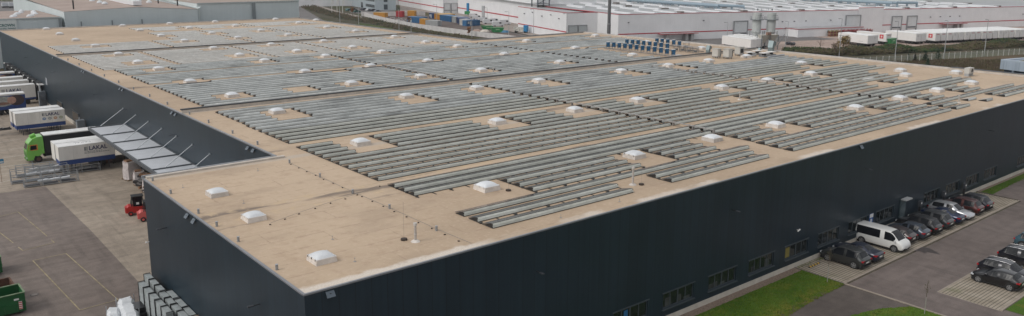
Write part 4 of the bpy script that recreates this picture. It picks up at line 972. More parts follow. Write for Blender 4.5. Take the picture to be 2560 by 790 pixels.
# docked bodies
def docked(y, xr, lab, logo, yz_=-1.0, L=13.6, ad=0):
    t = thing('semi_trailer', lab, 'trailer', (xr-L, y, yz_), 0, 'trailers backed to the loading docks')
    m_ = MB(); m_.box(0,L,0,2.5,1.35,3.95); m_.build('box', BOXW, t)
    m_ = MB(); m_.box(-.01,L+.01,-.01,2.51,3.952,4.0); m_.build('roof', BOXR, t)
    m_ = MB(); m_.box(.02,L-.02,.02,2.48,1.0,1.345); m_.build('skirt', SKB, t)
    m_ = MB(); m_.box(.5,L-.3,.5,2.0,.7,.98)
    m_.build('chassis', BLACK, t)
    for x in (L-1.6,L-2.9,L-4.2):
        m_ = MB(); m_.cyl((x,.1,.5),(x,.4,.5),.5,16); m_.cyl((x,2.1,.5),(x,2.4,.5),.5,16); m_.build('wheel', RUBBER, t)
    if logo:
        text('LAKAL', .95, 'lettering', LOGO, t, (L-5.2,-.02,2.75), (R(90),0,0), .015)
        m_ = MB(); [m_.box(L-6.0,L-5.45,-.03,-.002,2.75+k*.17,2.84+k*.17) for k in range(4)]; m_.build('emblem', LOGOG, t)
    if ad:
        m_ = MB(); m_.box(0,L,-.012,-.002,1.355,3.7); m_.build('printed_side', SKB, t)
        m_ = MB()
        e = [(math.cos(a*math.pi/12),math.sin(a*math.pi/12)) for a in range(24)]
        vs_ = [(L-4.0+p[0]*2.4, -.018, 2.62+p[1]*1.0) for p in e]; m_.add(vs_, [tuple(range(24))]); m_.build('printed_circle', mat('print_grey', (.30,.31,.29), .6, 0, .3, 2), t)
        for (cx_, cz_, rx, rz_, c, nm) in ((L-1.5,2.7,1.35,1.03,(.05,.03,.03),'print_dark'),(L-2.3,2.75,.75,.70,(.42,.25,.19),'print_skin'),(L-3.9,2.2,1.2,.28,(.22,.12,.09),'print_brown')):
            m_ = MB(); vs_ = [(min(L,cx_+p[0]*rx), {'print_dark':-.022,'print_skin':-.026,'print_brown':-.03}[nm], cz_+p[1]*rz_) for p in e]; m_.add(vs_, [tuple(range(24))]); m_.build('printed_shape', mat(nm, c, .6, 0, .2, 2), t)
    return t
docked(179.2, 24.7, 'blue trailer with a large round printed picture, standing short of the docks', 0, ad=1)
docked(190.2, 28.2, 'nearest white LAKAL trailer backed to a loading dock', 1)
docked(197.3, 28.2, 'middle white LAKAL trailer backed to a loading dock', 1)
docked(204.2, 28.2, 'third white LAKAL trailer backed to a loading dock', 1)
docked(214.2, 28.0, 'farthest docked trailer, blue and white print', 0, ad=1)
# dock shelters
m_ = MB(); m_.box(28.35,28.6,186.8,233,3.05,3.3); m_.box(28.35,28.6,186.75,187.05,-.6,3.05); m_.box(28.6,29.39,186.8,233,3.1,3.2)
tag(m_.build('dock_fascia', mat('dock_white', (.55,.55,.54), .5)), 'long white angled fascia above the row of loading docks', 'fascia')
for i in range(8):
    y = 189.7+i*5.4
    t = thing('dock_shelter', f'black padded dock shelter, {ordn(i+1)} from the near end of the fascia', 'loading dock', (28.0,y,-1.0), 0, 'dock shelters')
    m_ = MB(); m_.box(.5,1.38,-.35,0,.2,4.3); m_.box(.5,1.38,3.4,3.75,.2,4.3); m_.build('side_pad', BLACK, t)
    m_ = MB(); m_.box(.35,1.38,-.4,3.8,3.4,4.35); m_.build('head_pad', BLACK, t)
    m_ = MB(); m_.box(1.3,1.385,.01,3.39,.8,3.4); m_.build('dock_door', DGREY, t)
t = thing('stair_tower', 'dark metal service stair beside the docks', 'stair', (28.2,182.3,-1.0)); m_ = MB(); [m_.box(0,1.1,k*.32,k*.32+.3,k*.2,k*.2+.05) for k in range(7)]; m_.box(0,1.1,2.3,3.6,1.3,1.38); m_.build('steps', DGREY, t); m_ = MB(); [m_.box(0,.05,a,a+.05,.2,2.4) for a in (0,1.2,2.3,3.5)]; m_.box(0,.05,0,3.6,2.4,2.46); m_.build('railing', DGREY, t)
for i,(y,h) in enumerate(((151.6,2.4),(186.0,3.0))):
    t = thing('gas_cabinet', ['grey cabinet with a small chimney against the wall by the low window','grey cabinet at the near end of the docks'][i], 'cabinet', (28.5,y,-1.0)); m_ = MB(); m_.box(-.5,.7,-.6,.6,0,h); m_.build('body', mat('cabinet_grey', (.13,.15,.17), .5), t); m_ = MB(); m_.cyl((0,0,h),(0,0,h+.5),.1,8); m_.box(-.52,-.502,-.4,.4,.6,h-.3); m_.build('trim', GREYM, t)
m_ = MB(); m_.box(27.6,29.27,128,154,-1.05,-.55); stru(m_.build('concrete_ramp', PL))
m_ = MB(); m_.box(-.02,.0,-.7,.7,-.7,.7); t = m_.build('wall_sign', mat('pale_print', (.32,.34,.37), .6)); t.location = (29.38,184.0,4.2); tag(t, 'pale square notice on the dark wall above the docks end', 'sign')
# ---- green lorry with black curtain body
tk = thing('lorry', 'bright green lorry cab with a black curtain side body and white roof', 'lorry', (17.7,133.2,-1.0), 0)
GRN = mat('cab_green', (.16,.44,.07), .45, 0, .10, 1, coat=.5); ORG = mat('cab_orange', (.55,.16,.03), .5)
m_ = MB(); prof = [(0.08,.45),(0,1.4),(.02,1.9),(.35,2.95),(.9,3.55),(1.5,3.78),(2.25,3.85),(2.3,3.0),(2.3,1.25),(1.95,1.25),(1.85,1.05),(1.45,.95),(1.05,1.05),(.85,.6),(.8,.45)]
m_.add([(p[0],0.03,p[1]) for p in prof]+[(p[0],2.47,p[1]) for p in prof], [tuple(range(len(prof)))]+[tuple(range(2*len(prof)-1,len(prof)-1,-1))]+[(i,(i+1)%len(prof),(i+1)%len(prof)+len(prof),i+len(prof)) for i in range(len(prof))]); co = fixn(m_.build('cab', GRN, tk))
m_ = MB(); m_.quad((.05,.22,2.0),(.05,2.28,2.0),(.30,2.2,2.78),(.30,.30,2.78)); m_.v = [(x-.03,y,z) for x,y,z in m_.v]; m_.build('windscreen', GLASS, tk)
m_ = MB(); m_.add([(.45,.02,1.95),(1.35,.02,2.0),(1.35,.02,2.6),(.62,.02,2.6)], [(0,1,2,3)]); m_.build('side_window', GLASS, co)
m_ = MB(); m_.box(.30,1.5,.022,.028,1.88,2.72); m_.build('orange_panel', ORG, co)
m_ = MB(); m_.box(-.03,.02,.35,2.15,.95,1.0); [m_.box(-.03,.01,.25,2.25,1.08+k*.17,1.16+k*.17) for k in range(4)]; m_.box(-.05,.1,.2,2.3,.42,.62); m_.build('grille', mat('grille_green', (.06,.16,.03), .5), co)
for y in (.12,1.95): m_ = MB(); m_.box(-.02,.2,y,y+.4,.72,.9); m_.build('headlight', HEADL, co)
m_ = MB(); m_.cyl((.8,1.25,3.7),(1.5,1.25,3.98),.3,10); m_.build('horn_cover', GRN, co)
for y in (-.15,2.5): m_ = MB(); m_.box(.35,.5,y,y+.16,1.9,2.7); m_.build('mirror', GRN, co)
for x in (1.45,6.2,7.5):
    m_ = MB(); m_.cyl((x,.05,.5),(x,.38,.5),.52,20); m_.cyl((x,2.12,.5),(x,2.45,.5),.52,20); wo = m_.build('wheel', RUBBER, tk)
    m_ = MB(); m_.cyl((x,.04,.5),(x,.049,.5),.28,14); m_.build('rim', mat('rim_brown', (.09,.04,.035), .5), wo)
m_ = MB(); m_.box(2.45,9.9,.02,2.48,1.15,3.85); m_.build('curtain_body', mat('curtain_black', (.010,.011,.013), .55, 0, .2, 1), tk)
m_ = MB(); m_.box(2.42,9.92,-.01,2.51,3.852,3.98); [m_.box(2.42+k*.83,2.47+k*.83,0,2.5,3.981,4.01) for k in range(1,9)]; m_.build('body_roof', BOXR, tk)
m_ = MB(); m_.box(2.3,9.8,.6,1.9,.65,1.1); m_.build('chassis', BLACK, tk); m_ = MB(); m_.box(2.5,5.4,.03,.08,.55,.65); m_.box(2.5,5.4,.03,.08,.75,.85); m_.build('side_guard', GREYM, tk)
tr = thing('platform_trailer', 'dark empty platform chassis at the left edge behind the LAKAL body', 'chassis', (13.6,157.6,-1.0)); m_ = MB(); m_.box(0,5.6,.6,.75,.85,1.05); m_.box(0,5.6,1.75,1.9,.85,1.05); [m_.box(k*1.1,k*1.1+.12,.3,2.2,.9,1.12) for k in range(6)]; m_.build('frame', BLACK, tr)
for x in (1,2.3): m_ = MB(); m_.cyl((x,.1,.45),(x,.4,.45),.45,14); m_.cyl((x,2.1,.45),(x,2.4,.45),.45,14); m_.build('wheel', RUBBER, tr)
# ---- stillage racks
def rack(p, L, W, H, lab, seed=0, tarp=True, ang=-3):
    t = thing('steel_rack', lab, 'steel rack', p, R(ang), 'galvanised stillage racks in the yard'); n = max(2, int(L/1.7)); rg = random.Random(seed)
    m_ = MB()
    for z in (.15, H*.55, H):
        for y in (0, W): m_.box(0,L,y-.03,y+.03,z-.04,z+.03)
    for k in range(n+1):
        x = L*k/n
        for y in (0,W): m_.box(x-.04,x+.04,y-.04,y+.04,-.0,H+.35*(k%2))
        m_.box(x-.03,x+.03,.04,W-.04,.1,.18)
    m_.build('frame', GREYM, t)
    m_ = MB()
    for k in range(16): x = rg.uniform(0,L*.6); y = rg.uniform(.1,W-.1); z = rg.uniform(.18,H*.9); m_.box(x,x+L*rg.uniform(.2,.39),y,y+.06,z,z+.06)
    m_.build('profiles', mat('alu_profile', (.34,.37,.40), .4, .5, .25, 3), t)
    m_ = MB(); [m_.box(x,x+L/n*.8,.1,W-.15,.2,.26) for x in [L*k/n+.1 for k in range(n)]]; m_.build('bottom_tray', DGREY, t)
    if tarp:
        m_ = MB()
        for k in range(3): x = L*(.25+.2*k); m_.cyl((x,W*.5,H*.55),(x+L*.2,W*.45,H*.62),.13+.05*rg.random(),7)
        m_.build('film', mat('white_film', (.62,.64,.66), .35, 0, .1, 3), t)
    return t
a = yat(62,471); rack(a, 6.3, 1.1, 1.1, 'low galvanised rack nearest the camera, holding white film', 1)
a = yat(30,462); rack(a, 6.8, 1.3, 1.8, 'tall galvanised rack full of profiles, left of the group', 2)
a = yat(45,448); rack((a[0],a[1]+.6,a[2]), 6.2, 1.2, 1.5, 'rear galvanised rack with white wrapping on its right end', 3)
a = yat(160,437); rack(a, 4.6, 1.0, 1.0, 'small empty galvanised rack by the crates', 4, tarp=False)
a = yat(5,456); t = thing('sign_post', 'blue direction sign on a thin post at the left edge', 'sign', a); m_ = MB(); m_.cyl((0,0,0),(0,0,3.0),.04,8); m_.build('post', mat('post_rust', (.30,.22,.17), .6), t); m_ = MB(); m_.box(-.75,.5,-.03,.0,2.6,3.2); m_.build('panel', mat('sign_blue2', (.04,.20,.34), .5), t); m_ = MB(); m_.box(-.7,.45,-.04,-.031,2.72,2.86); m_.build('white_stripe', WHITE, t)
# crates below the second body
for i, (q, L, H, c, nm) in enumerate((((228,418),1.9,1.25,(.055,.05,.035),'crate_olive'), ((262,411),1.5,.8,(.20,.11,.08),'crate_rust'), ((283,409),1.7,.9,(.12,.10,.08),'crate_brown'))):
    a = yat(*q); t = thing('mesh_crate', ['dark olive tall crate left of the rusty one under the LAKAL body','rusty red crate in the middle of three','brown open crate nearest the canopy'][i], 'crate', a, R(4), 'crates by the canopy'); m_ = MB()
    for (x0,x1,y0,y1) in ((0,L,0,.05),(0,L,1.15,1.2),(0,.05,.051,1.149),(L-.05,L,.051,1.149)): m_.box(x0,x1,y0,y1,.15,H)
    m_.box(.05,L-.05,.051,1.149,.15,.2); m_.build('walls', mat(nm, c, .8, 0, .35, 3), t)
    m_ = MB(); [m_.box(x,x+.12,y,y+.12,0,.148) for x in (0,L-.12) for y in (0,1.08)]; m_.build('feet', BLACK, t)
    m_ = MB(); rg = random.Random(i); [m_.box(.1+rg.random()*(L-.8),.5+rg.random()*(L-.6),.2,.9,.25+k*.12,.33+k*.12) for k in range(4)]; m_.build('contents', mat('crate_goods', (.10,.09,.08), .8, 0, .4, 4), t)
# wrapped pallets by the canopy, scrap pile
FILM = mat('stretch_film', (.55,.50,.49), .35, 0, .16, 2.5, bump=.5); CARD = mat('cardboard', (.24,.13,.07), .8, 0, .2, 3); WOOD = mat('pallet_wood', (.34,.24,.15), .8, 0, .2, 4)
def wrapped(p, W, D, H, lab, seed, wood=True):
    t = thing('wrapped_pallet', lab, 'wrapped pallet', p, R(random.Random(seed).uniform(-15,15)), 'film wrapped pallets under the canopy edge'); rg = random.Random(seed)
    m_ = MB(); nlev, ns = 7, 14; vs_ = []
    for l in range(nlev):
        for k in range(ns):
            a = k*2*math.pi/ns; c, s = math.cos(a), math.sin(a); q = 1/max(abs(c),abs(s))**.7
            f = 1-.14*(l/nlev)**2+rg.uniform(-.05,.05); vs_.append((c*q*W/2*f, s*q*D/2*f, .15+(H-.15)*l/(nlev-1)+rg.uniform(-.03,.03)))
    fs_ = [(l*ns+k, l*ns+(k+1)%ns, (l+1)*ns+(k+1)%ns, (l+1)*ns+k) for l in range(nlev-1) for k in range(ns)]+[tuple((nlev-1)*ns+k for k in range(ns))]
    m_.add(vs_, fs_); m_.build('load', FILM, t)
    m_ = MB(); [m_.box(-W/2,W/2,y,y+.1,0,.148) for y in (-D/2,-.05,D/2-.1)]; m_.build('pallet', WOOD, t)
    m_ = MB(); m_.box(-W*.3,W*.2,-D*.2,D*.3,H,H+.18); m_.build('carton', CARD, t)
for i, (q, W, D, H) in enumerate((((326,449),1.9,1.8,2.5),((346,461),1.5,1.5,1.7),((372,482),1.5,1.5,2.2),((338,438),1.5,1.5,3.0))):
    a = yat(*q); wrapped((a[0]+.2,a[1]+.2,a[2]), W, D, H, ['bulky film wrapped pallet on a wooden base at the canopy edge','lower film wrapped pallet leaning forward beside it','tall white film wrapped bundle next to the corner of the block','highest film wrapped pallet topped with cardboard'][i], i)
rg = random.Random(11); t = thing('scrap_pile', 'pile of dark pallets and scrap under the canopy edge', 'scrap pile', (27.0,104.5,yh(104))); SC = [mat('scrap_dark', (.035,.03,.03), .7), mat('scrap_grey', (.16,.155,.15), .6, .2), CARD]
for mi, nm in enumerate(('dark_scrap','grey_scrap','brown_scrap')):
    m_ = MB()
    for k in range(150 if mi < 2 else 34):
        if mi == 2: m_ = MB()
        x = rg.uniform(-1.0,1.0); y = rg.uniform(-6,6); z = rg.uniform(0,2.2)*(.6+.4*math.sin(y)); m_.box(x,x+rg.uniform(.2,1.3),y,y+rg.uniform(.1,.9),z,z+rg.uniform(.05,.3),0,rg.uniform(0,3))
        if mi == 2: m_.build('cardboard_scrap', CARD, t)
    if mi < 2: m_.build(nm, SC[mi], t)
a = yat(318,402); t = thing('lift_truck', 'yellow pallet truck mast half hidden under the canopy', 'pallet truck', (a[0]+.3,a[1]+.2,a[2])); m_ = MB(); m_.box(-.1,.5,-.4,.4,.2,1.0); m_.build('body', YEL, t); m_ = MB(); m_.box(.5,.6,-.35,-.25,.1,2.2); m_.box(.5,.6,.25,.35,.1,2.2); m_.build('mast', YEL, t); m_ = MB(); m_.cyl((0,-.3,.15),(0,.3,.15),.15,10); m_.build('wheel', RUBBER, t)
# forklifts
def forklift(p, rz, lab, bright):
    FR = mat('forklift_red' if not bright else 'forklift_faded_red', (.42,.015,.012) if not bright else (.60,.12,.11), .4, 0, .1, 2)
    t = thing('forklift', lab, 'forklift', p, rz, 'red forklifts at the corner of the block')
    m_ = MB(); pr = [(-1.25,.35),(-1.25,.95),(-1.0,1.15),(-.3,1.05),(.75,.95),(.95,.6),(.95,.3),(.5,.3),(-.2,.3)]
    m_.add([(a,-.6,b_) for a,b_ in pr]+[(a,.6,b_) for a,b_ in pr], [tuple(range(9)), tuple(range(17,8,-1))]+[(i,(i+1)%9,(i+1)%9+9,i+9) for i in range(9)]); fixn(m_.build('chassis', FR, t))
    m_ = MB(); m_.box(-1.38,-1.252,-.5,.5,.35,1.0); m_.build('counterweight', FR, t)
    m_ = MB()
    for sx, sx2 in ((-.75,-.55),(.6,.45)):
        for sy in (-.52,.52): m_.cyl((sx,sy,1.0),(sx2,sy,2.15),.045,6)
    m_.box(-.68,.6,-.58,.58,2.15,2.22); m_.build('overhead_guard', BLACK, t)
    m_ = MB(); m_.box(-.5,.42,-.5,-.485,1.05,2.1); m_.box(-.5,.42,.485,.5,1.05,2.1); m_.box(-.6,-.585,-.46,.46,1.1,2.1); m_.build('cab_glass', GLASS, t)
    m_ = MB(); m_.box(-.35,.15,-.25,.25,1.0,1.15); m_.box(-.4,-.3,-.25,.25,1.15,1.7); m_.build('seat', BLACK, t)
    m_ = MB(); m_.box(.96,1.08,-.42,-.32,.1,2.4); m_.box(.96,1.08,.32,.42,.1,2.4); [m_.box(.97,1.05,-.32,.32,z,z+.06) for z in (.4,1.2,2.3)]; m_.build('mast', DGREY, t)
    for sy in (-.3,.25): m_ = MB(); m_.box(1.09,2.2,sy-.05,sy+.07,.1,.15); m_.build('fork', BLACK, t)
    for x, r_ in ((-.85,.27),(.6,.34)):
        for sy in (-1,1):
            m_ = MB(); m_.cyl((x,sy*.4,r_),(x,sy*.66,r_),r_,16); wo = m_.build('wheel', RUBBER, t); m_ = MB(); m_.cyl((x,sy*.66,r_),(x,sy*.675,r_),r_*.5,12); m_.build('rim', FR, wo)
    m_ = MB(); m_.box(-.2,.1,-.515,-.502,1.25,1.5); m_.build('notice', WHITE, t)
    return t
a = yat(327,540); forklift((a[0]+.95,a[1]+.35,a[2]), R(-10), 'red forklift with a black cab at the corner of the block', False)
a = yat(350,556); forklift((a[0]+1.3,a[1]+.4,a[2]), R(-10), 'faded red forklift nearer the wall, half hidden', True)
# skips
def skip(p, L, W, H, rz, m, lab, rim, content=None, warn=False):
    t = thing('roll_off_skip', lab, 'skip', p, rz, 'open skips at the left edge'); m_ = MB()
    for (x0,x1,y0,y1) in ((0,L,0,.06),(0,L,W-.06,W),(0,.06,.061,W-.061),(L-.06,L,.061,W-.061)): m_.box(x0,x1,y0,y1,.2,H)
    m_.box(.061,L-.061,.061,W-.061,.2,.28); m_.build('body', m, t)
    m_ = MB(); 
    for (x0,x1,y0,y1) in ((-.05,L+.05,-.05,.08),(-.05,L+.05,W-.08,W+.05),(-.05,.08,.081,W-.081),(L-.08,L+.05,.081,W-.081)): m_.box(x0,x1,y0,y1,H+.001,H+.07)
    m_.build('rim', rim, t)
    m_ = MB(); m_.box(0,L,-.05,-.002,H*.5,H*.5+.07); [m_.box(x,x+.06,-.05,-.003,.25,H*.5-.01) for x in [k*.9 for k in range(int(L/.9)+1)]]; m_.box(L+.002,L+.05,0,W,H*.5,H*.5+.07); m_.build('rib', m, t)
    m_ = MB(); [m_.cyl((x,y,.12),(x,y+.15,.12),.12,10) for x in (.3,L-.4) for y in (.2,W-.4)]; m_.build('roller', BLACK, t)
    rg = random.Random(4); m_ = MB(); [m_.box((a:=rg.uniform(.1,L-1)),a+rg.uniform(.2,.8),(b_:=rg.uniform(.1,W-.7)),b_+rg.uniform(.1,.5),.3,.45+rg.random()*H*.45,0) for k in range(26)]; m_.build('contents', content or mat('rubble', (.17,.14,.11), .9, 0, .3, 4), t)
    if warn:
        m_ = MB(); 
        for k in range(4): m_.box(L-.5,L-.25,-.062,-.052,.45+k*.17,.53+k*.17)
        m_.build('warning_stripes', mat('warn_red', (.5,.03,.03), .5), t); m_ = MB(); m_.box(L-.5,L-.25,-.058,-.0515,.42,1.1); m_.box(L-.8,L-.45,-.058,-.0515,H-.5,H-.35); m_.build('warning_plate', WHITE, t)
GSK = mat('skip_green', (.006,.085,.022), .45, 0, .25, 1.2); GRM = mat('skip_rim_pale', (.16,.22,.13), .7, 0, .3, 3); RST = mat('skip_rust', (.10,.045,.025), .8, 0, .35, 2)
a = yat(68,782); skip((a[0]-6.0,a[1]-.1,a[2]), 6.0, 2.3, 1.75, R(2), GSK, 'large dark green open skip with a red and white warning plate', GRM, warn=True)
skip((a[0]-6.3,a[1]+2.9,a[2]), 6.0, 2.2, 1.45, R(2), RST, 'rusty brown open skip behind the large green one', RST, mat('skip_bags', (.35,.38,.45), .6, 0, .5, 3))
a = yat(10,690); skip((a[0]-6.0,a[1]+.3,a[2]), 6.0, 2.3, 1.7, R(2), GSK, 'small visible end of a green skip farther up the left edge', GRM)
# bundles of tubes at the block wall
TUB = mat('galvanised_tube', (.33,.36,.36), .45, .45, .2, 3)
def tubes(x, y1, zt, w_, L, lab, wood=False):
    t = thing('tube_bundle_stack', lab, 'tube bundles', (x, y1-L, -.1), 0, 'stacks of galvanised tube bundles by the left wall'); nz = max(1, int((zt+.1)/.62))
    for k in range(nz):
        zb = k*.62+.03; m_ = MB(); n = 5
        for i in range(n):
            for j in range(5):
                if 0 < i < n-1 and j < 4: continue
                m_.cyl((.05+(w_-.1)*i/(n-1), 0, zb+.07+j*.115), (.05+(w_-.1)*i/(n-1), L-.04, zb+.07+j*.115), .052, 7)
        m_.box(.06,w_-.06,.03,L-.08,zb+.05,zb+.50); m_.build('bundle', TUB, t)
        m_ = MB()
        for yy in (0.0, L-.09):
            m_.box(-.035,w_+.035,yy,yy+.05,zb+.595,zb+.64); m_.box(-.035,.0,yy,yy+.05,zb,zb+.594); m_.box(w_,w_+.035,yy,yy+.05,zb,zb+.594)
        m_.build('strap', WOOD if wood else BLACK, t)
ii = 0
for (x, ys_, zt) in ((15.75,(67.6,66.05,64.5,62.9,61.4),2.4),(16.6,(69.1,67.55,66.0),2.4),(16.45,(64.4,62.85,61.3,59.8),2.4),(16.98,(64.3,62.2,60.2),2.4),(15.8,(59.8,58.2),1.8)):
    for j, yy in enumerate(ys_):
        ii += 1; col_ = {15.75:'outer row',16.6:'short corner row',16.45:'middle row',16.98:'inner row against the wall',15.8:'low near row'}[x]
        tubes(x, yy, zt, .47, 1.95 if x == 16.98 else 1.5, f'galvanised tube stack, {ordn(j+1)} from the block corner in the {col_}')
tubes(17.0, 58.1, 2.4, .45, 2.2, 'tube stack with a wooden end frame, nearest the camera', True)
# wrapped rack at the bottom edge
a = yat(300,770)
def longpack(p, lab, L, W, H, rz, seed):
    t = thing('wrapped_rack', lab, 'wrapped goods', p, rz, 'film wrapped racks at the bottom edge'); rg = random.Random(seed)
    m_ = MB(); n = 34; vs_ = []
    for k in range(n+1):
        for (yy, zz) in ((0,.3),(0,H*.7),(W*.2,H),(W*.8,H),(W,H*.7),(W,.3)): vs_.append((L*k/n+rg.uniform(-.03,.03), yy+rg.uniform(-.07,.07), zz+rg.uniform(-.09,.09)+.08*math.sin(k*.9)))
    m_.add(vs_, [(k*6+i,k*6+i+1,(k+1)*6+i+1,(k+1)*6+i) for k in range(n) for i in range(5)]+[tuple(range(6)), tuple(n*6+i for i in range(5,-1,-1))]); m_.build('film', mat('white_film', (.62,.64,.66), .35, 0, .1, 3), t)
    m_ = MB(); [m_.box(x-.03,x+.03,y-.03,y+.03,0,H+.1) for x in (0,L/2,L) for y in (-.08,W+.08)]; m_.box(0,L,-.11,-.05,.2,.28); m_.box(0,L,W+.05,W+.11,.2,.28); m_.build('frame', GREYM, t)
longpack((13.0,62.0,-.1), 'white film wrapped rack at the bottom edge, left one', 6.0, .9, .75, R(78), 1)
longpack((14.6,62.2,-.1), 'white film wrapped rack at the bottom edge beside the tube stacks', 6.6, 1.2, 1.0, R(82), 2)
a = yat(345,778); m_ = MB(); m_.box(-.9,.9,-.9,1.2,0,.5); m_.box(-.7,.7,-.6,.9,.5,.9); o = m_.build('black_bale', mat('black_film', (.012,.013,.016), .3)); o.location = (15.4,66.5,-.1); tag(o, 'black film covered bale between wrapped rack and tube stacks', 'bale')
# ================================================================== SURROUNDINGS
G = -.3
A0 = at(1416, 100, G); AV = Vector(A0); U_ = Vector((.961,-.277)); V_ = Vector((.277,.961)); FR_ = math.atan2(-.277,.961)
def fac(u, v): p = AV+U_*u+V_*v; return (p.x, p.y)
def lay(name, px, m, dz): return sheet(name, [at(a, b_, G) for a, b_ in px], G+dz, m)
GRM2 = grassmat('rough_grass', (.05,.055,.022), (.085,.08,.035), (.055,.085,.02), .12)
DGR = grassmat('dark_rough_verge', (.05,.052,.03), (.095,.08,.052), (.05,.055,.03), .10)
ASF = asphalt('far_asphalt', (.125,.115,.11), (.15,.14,.135), spots=False)
CONC = asphalt('far_concrete', (.27,.23,.20), (.31,.265,.23), spots=False)
PINK = asphalt('far_pink_concrete', (.33,.245,.205), (.38,.29,.245), spots=False)
DRT = asphalt('far_dirt', (.085,.062,.052), (.13,.10,.085), spots=True)
lay('rough_meadow', [(600,-60),(760,-60),(1150,-30),(1010,10),(1130,60),(1340,100),(1420,130),(1000,130),(700,60)], GRM2, .0)
lay('verge', [(735,-8),(790,6),(905,40),(1130,88),(1300,118),(1120,118),(900,66),(745,34)], DGR, .03)
lay('green_verge', [(900,58),(1000,72),(1130,92),(1260,108),(1200,122),(1000,110),(860,70)], grassmat('short_grass', (.045,.075,.018), (.075,.095,.03), (.09,.08,.04), .1), .05)
lay('side_road', [(600,-25),(700,-8),(745,14),(810,52),(640,70),(560,20)], ASF, .06)
lay('gravel_path_far', [(738,-6),(742,2),(790,18),(850,36),(905,46),(905,41),(855,31),(795,13),(760,0),(750,-6)], CONC, .07)
lay('far_car_park', [(860,21),(900,20),(990,28),(965,38),(915,36),(880,33)], ASF, .08)
lay('fallow_field', [(780,-30),(1000,-30),(992,20),(900,20),(790,6)], grassmat('fallow_grey', (.10,.085,.075), (.13,.115,.10), (.075,.075,.04), .02), .04)
lay('dirt_yard', [(903,37),(1000,62),(1160,88),(1275,104),(1420,110),(1330,92),(1250,76),(1170,58),(1080,40),(1000,34)], DRT, .08)
lay('works_road', [(1000,8),(1035,11),(1100,30),(1175,34),(1300,60),(1420,96),(1420,104),(1330,90),(1240,72),(1150,45),(1060,30),(1000,30)], CONC, .10)
lay('access_road', [(1262,78),(1330,92),(1480,125),(1250,125),(1230,100),(1330,98)], ASF, .12)
sheet('concrete_lot', [fac(20,-64),fac(20,-15.4),fac(320,-15.4),fac(320,-64)], G+.02, PINK)
sheet('factory_road', [fac(0,-34),fac(0,-15.41),fac(96,-15.41),fac(100,-34)], G+.06, ASF)
mb = MB()
for k in range(9):
    u = 118+k*5.6; a, b_, c_, d_ = fac(u,-64.5+2), fac(u+.35,-62.5), fac(u+.35,-58.5), fac(u,-58.5); mb.quad((*a,G+.07),(*b_,G+.07),(*c_,G+.07),(*d_,G+.07))
for k in range(14):
    u = 66+k*5; a, b_, c_, d_ = fac(u,-62), fac(u+.2,-62), fac(u+.2,-38), fac(u,-38); mb.quad((*a,G+.065),(*b_,G+.065),(*c_,G+.065),(*d_,G+.065), 1)
stru(mb.build('bay_marking_far', [WHITE, mat('slab_joint', (.22,.17,.15), .9)]))
# ---- white factory
FW = cladding('factory_white_cladding', (.72,.72,.73), (.77,.77,.78), pitch=6, rough=.5, joint=.04, pv=.01, streak=.012)
FRF = mat('factory_roof_grey', (.34,.35,.355), .7, 0, .12, .05); FSL = mat('skylight_white', (.72,.73,.75), .4); FRD = mat('factory_red_stripe', (.42,.02,.035), .5)
DOORM = mat('factory_door_grey', (.62,.64,.65), .5, 0, .06, 1); FDK = mat('vent_brown_grey', (.21,.19,.18), .7)
fa = thing('white_factory', 'huge white factory hall with red stripes and rows of roof skylights', 'factory', (A0[0],A0[1],G), FR_)
def zt(u): return 10.0-(u-13)/220*.9
def fwall(mb, u0, v0, u1, v1, z0_, z1a, z1b): mb.quad((u0,v0,z0_),(u1,v1,z0_),(u1,v1,z1b),(u0,v0,z1a))
mb = MB(); V0 = -15.3
fwall(mb,13,V0,320,V0,0,zt(13),zt(320)); fwall(mb,13,0,13,V0,0,10,10); fwall(mb,0,0,13,0,0,9.95,9.95); fwall(mb,0,45,0,0,0,9.95,9.95); fwall(mb,128,V0-.25,142,V0-.25,0,10.4,10.4); mb.box(128,142,V0-.2,V0+6,9.2,10.39)
mb.build('wall', FW, fa)
mb = MB(); mb.add([(13,V0,zt(13)-.25),(320,V0,zt(320)-.25),(320,150,zt(320)+2.6),(13,150,zt(13)-.25+1.0)], [(0,1,2,3)]); mb.add([(0,0,9.5),(13,0,9.5),(13,45,9.5),(0,45,9.5)], [(0,1,2,3)]); mb.build('roof', FRF, fa)
mb = MB()
def strip(u0,v0,u1,v1,za,zb_,h=.3,o=.06):
    d = Vector((u1-u0,v1-v0)).normalized(); n = Vector((d.y,-d.x))*o
    mb.add([(u0+n.x,v0+n.y,za),(u1+n.x,v1+n.y,zb_),(u1+n.x,v1+n.y,zb_+h),(u0+n.x,v0+n.y,za+h),(u0-n.x,v0-n.y,za),(u1-n.x,v1-n.y,zb_),(u1-n.x,v1-n.y,zb_+h),(u0-n.x,v0-n.y,za+h)], [(0,1,2,3),(7,6,5,4),(3,2,6,7),(0,3,7,4),(1,5,6,2)])
strip(13,V0,128,V0,zt(13),zt(128),.22); strip(142,V0,320,V0,zt(142),zt(320),.22); strip(128,V0-.25,142,V0-.25,10.4,10.4,.2); strip(0,0,13,0,9.95,9.95,.22); strip(0,45,0,0,9.95,9.95,.22); strip(13,0,13,V0,10,10,.22); strip(13,45,13,.1,9.7,9.95,.22,.2)
DU = [(64.5,6.2),(121.5,7.6),(147.5,5.2),(156.5,5.2)]
last = 13
for u0,wd in DU+[(320,0)]: strip(last+.1,V0,u0-.15,V0,2.75,2.75,.38,.05); last = u0+wd
strip(0,45,0,.2,2.75,2.75,.38,.05)
mb.build('red_stripe', FRD, fa)
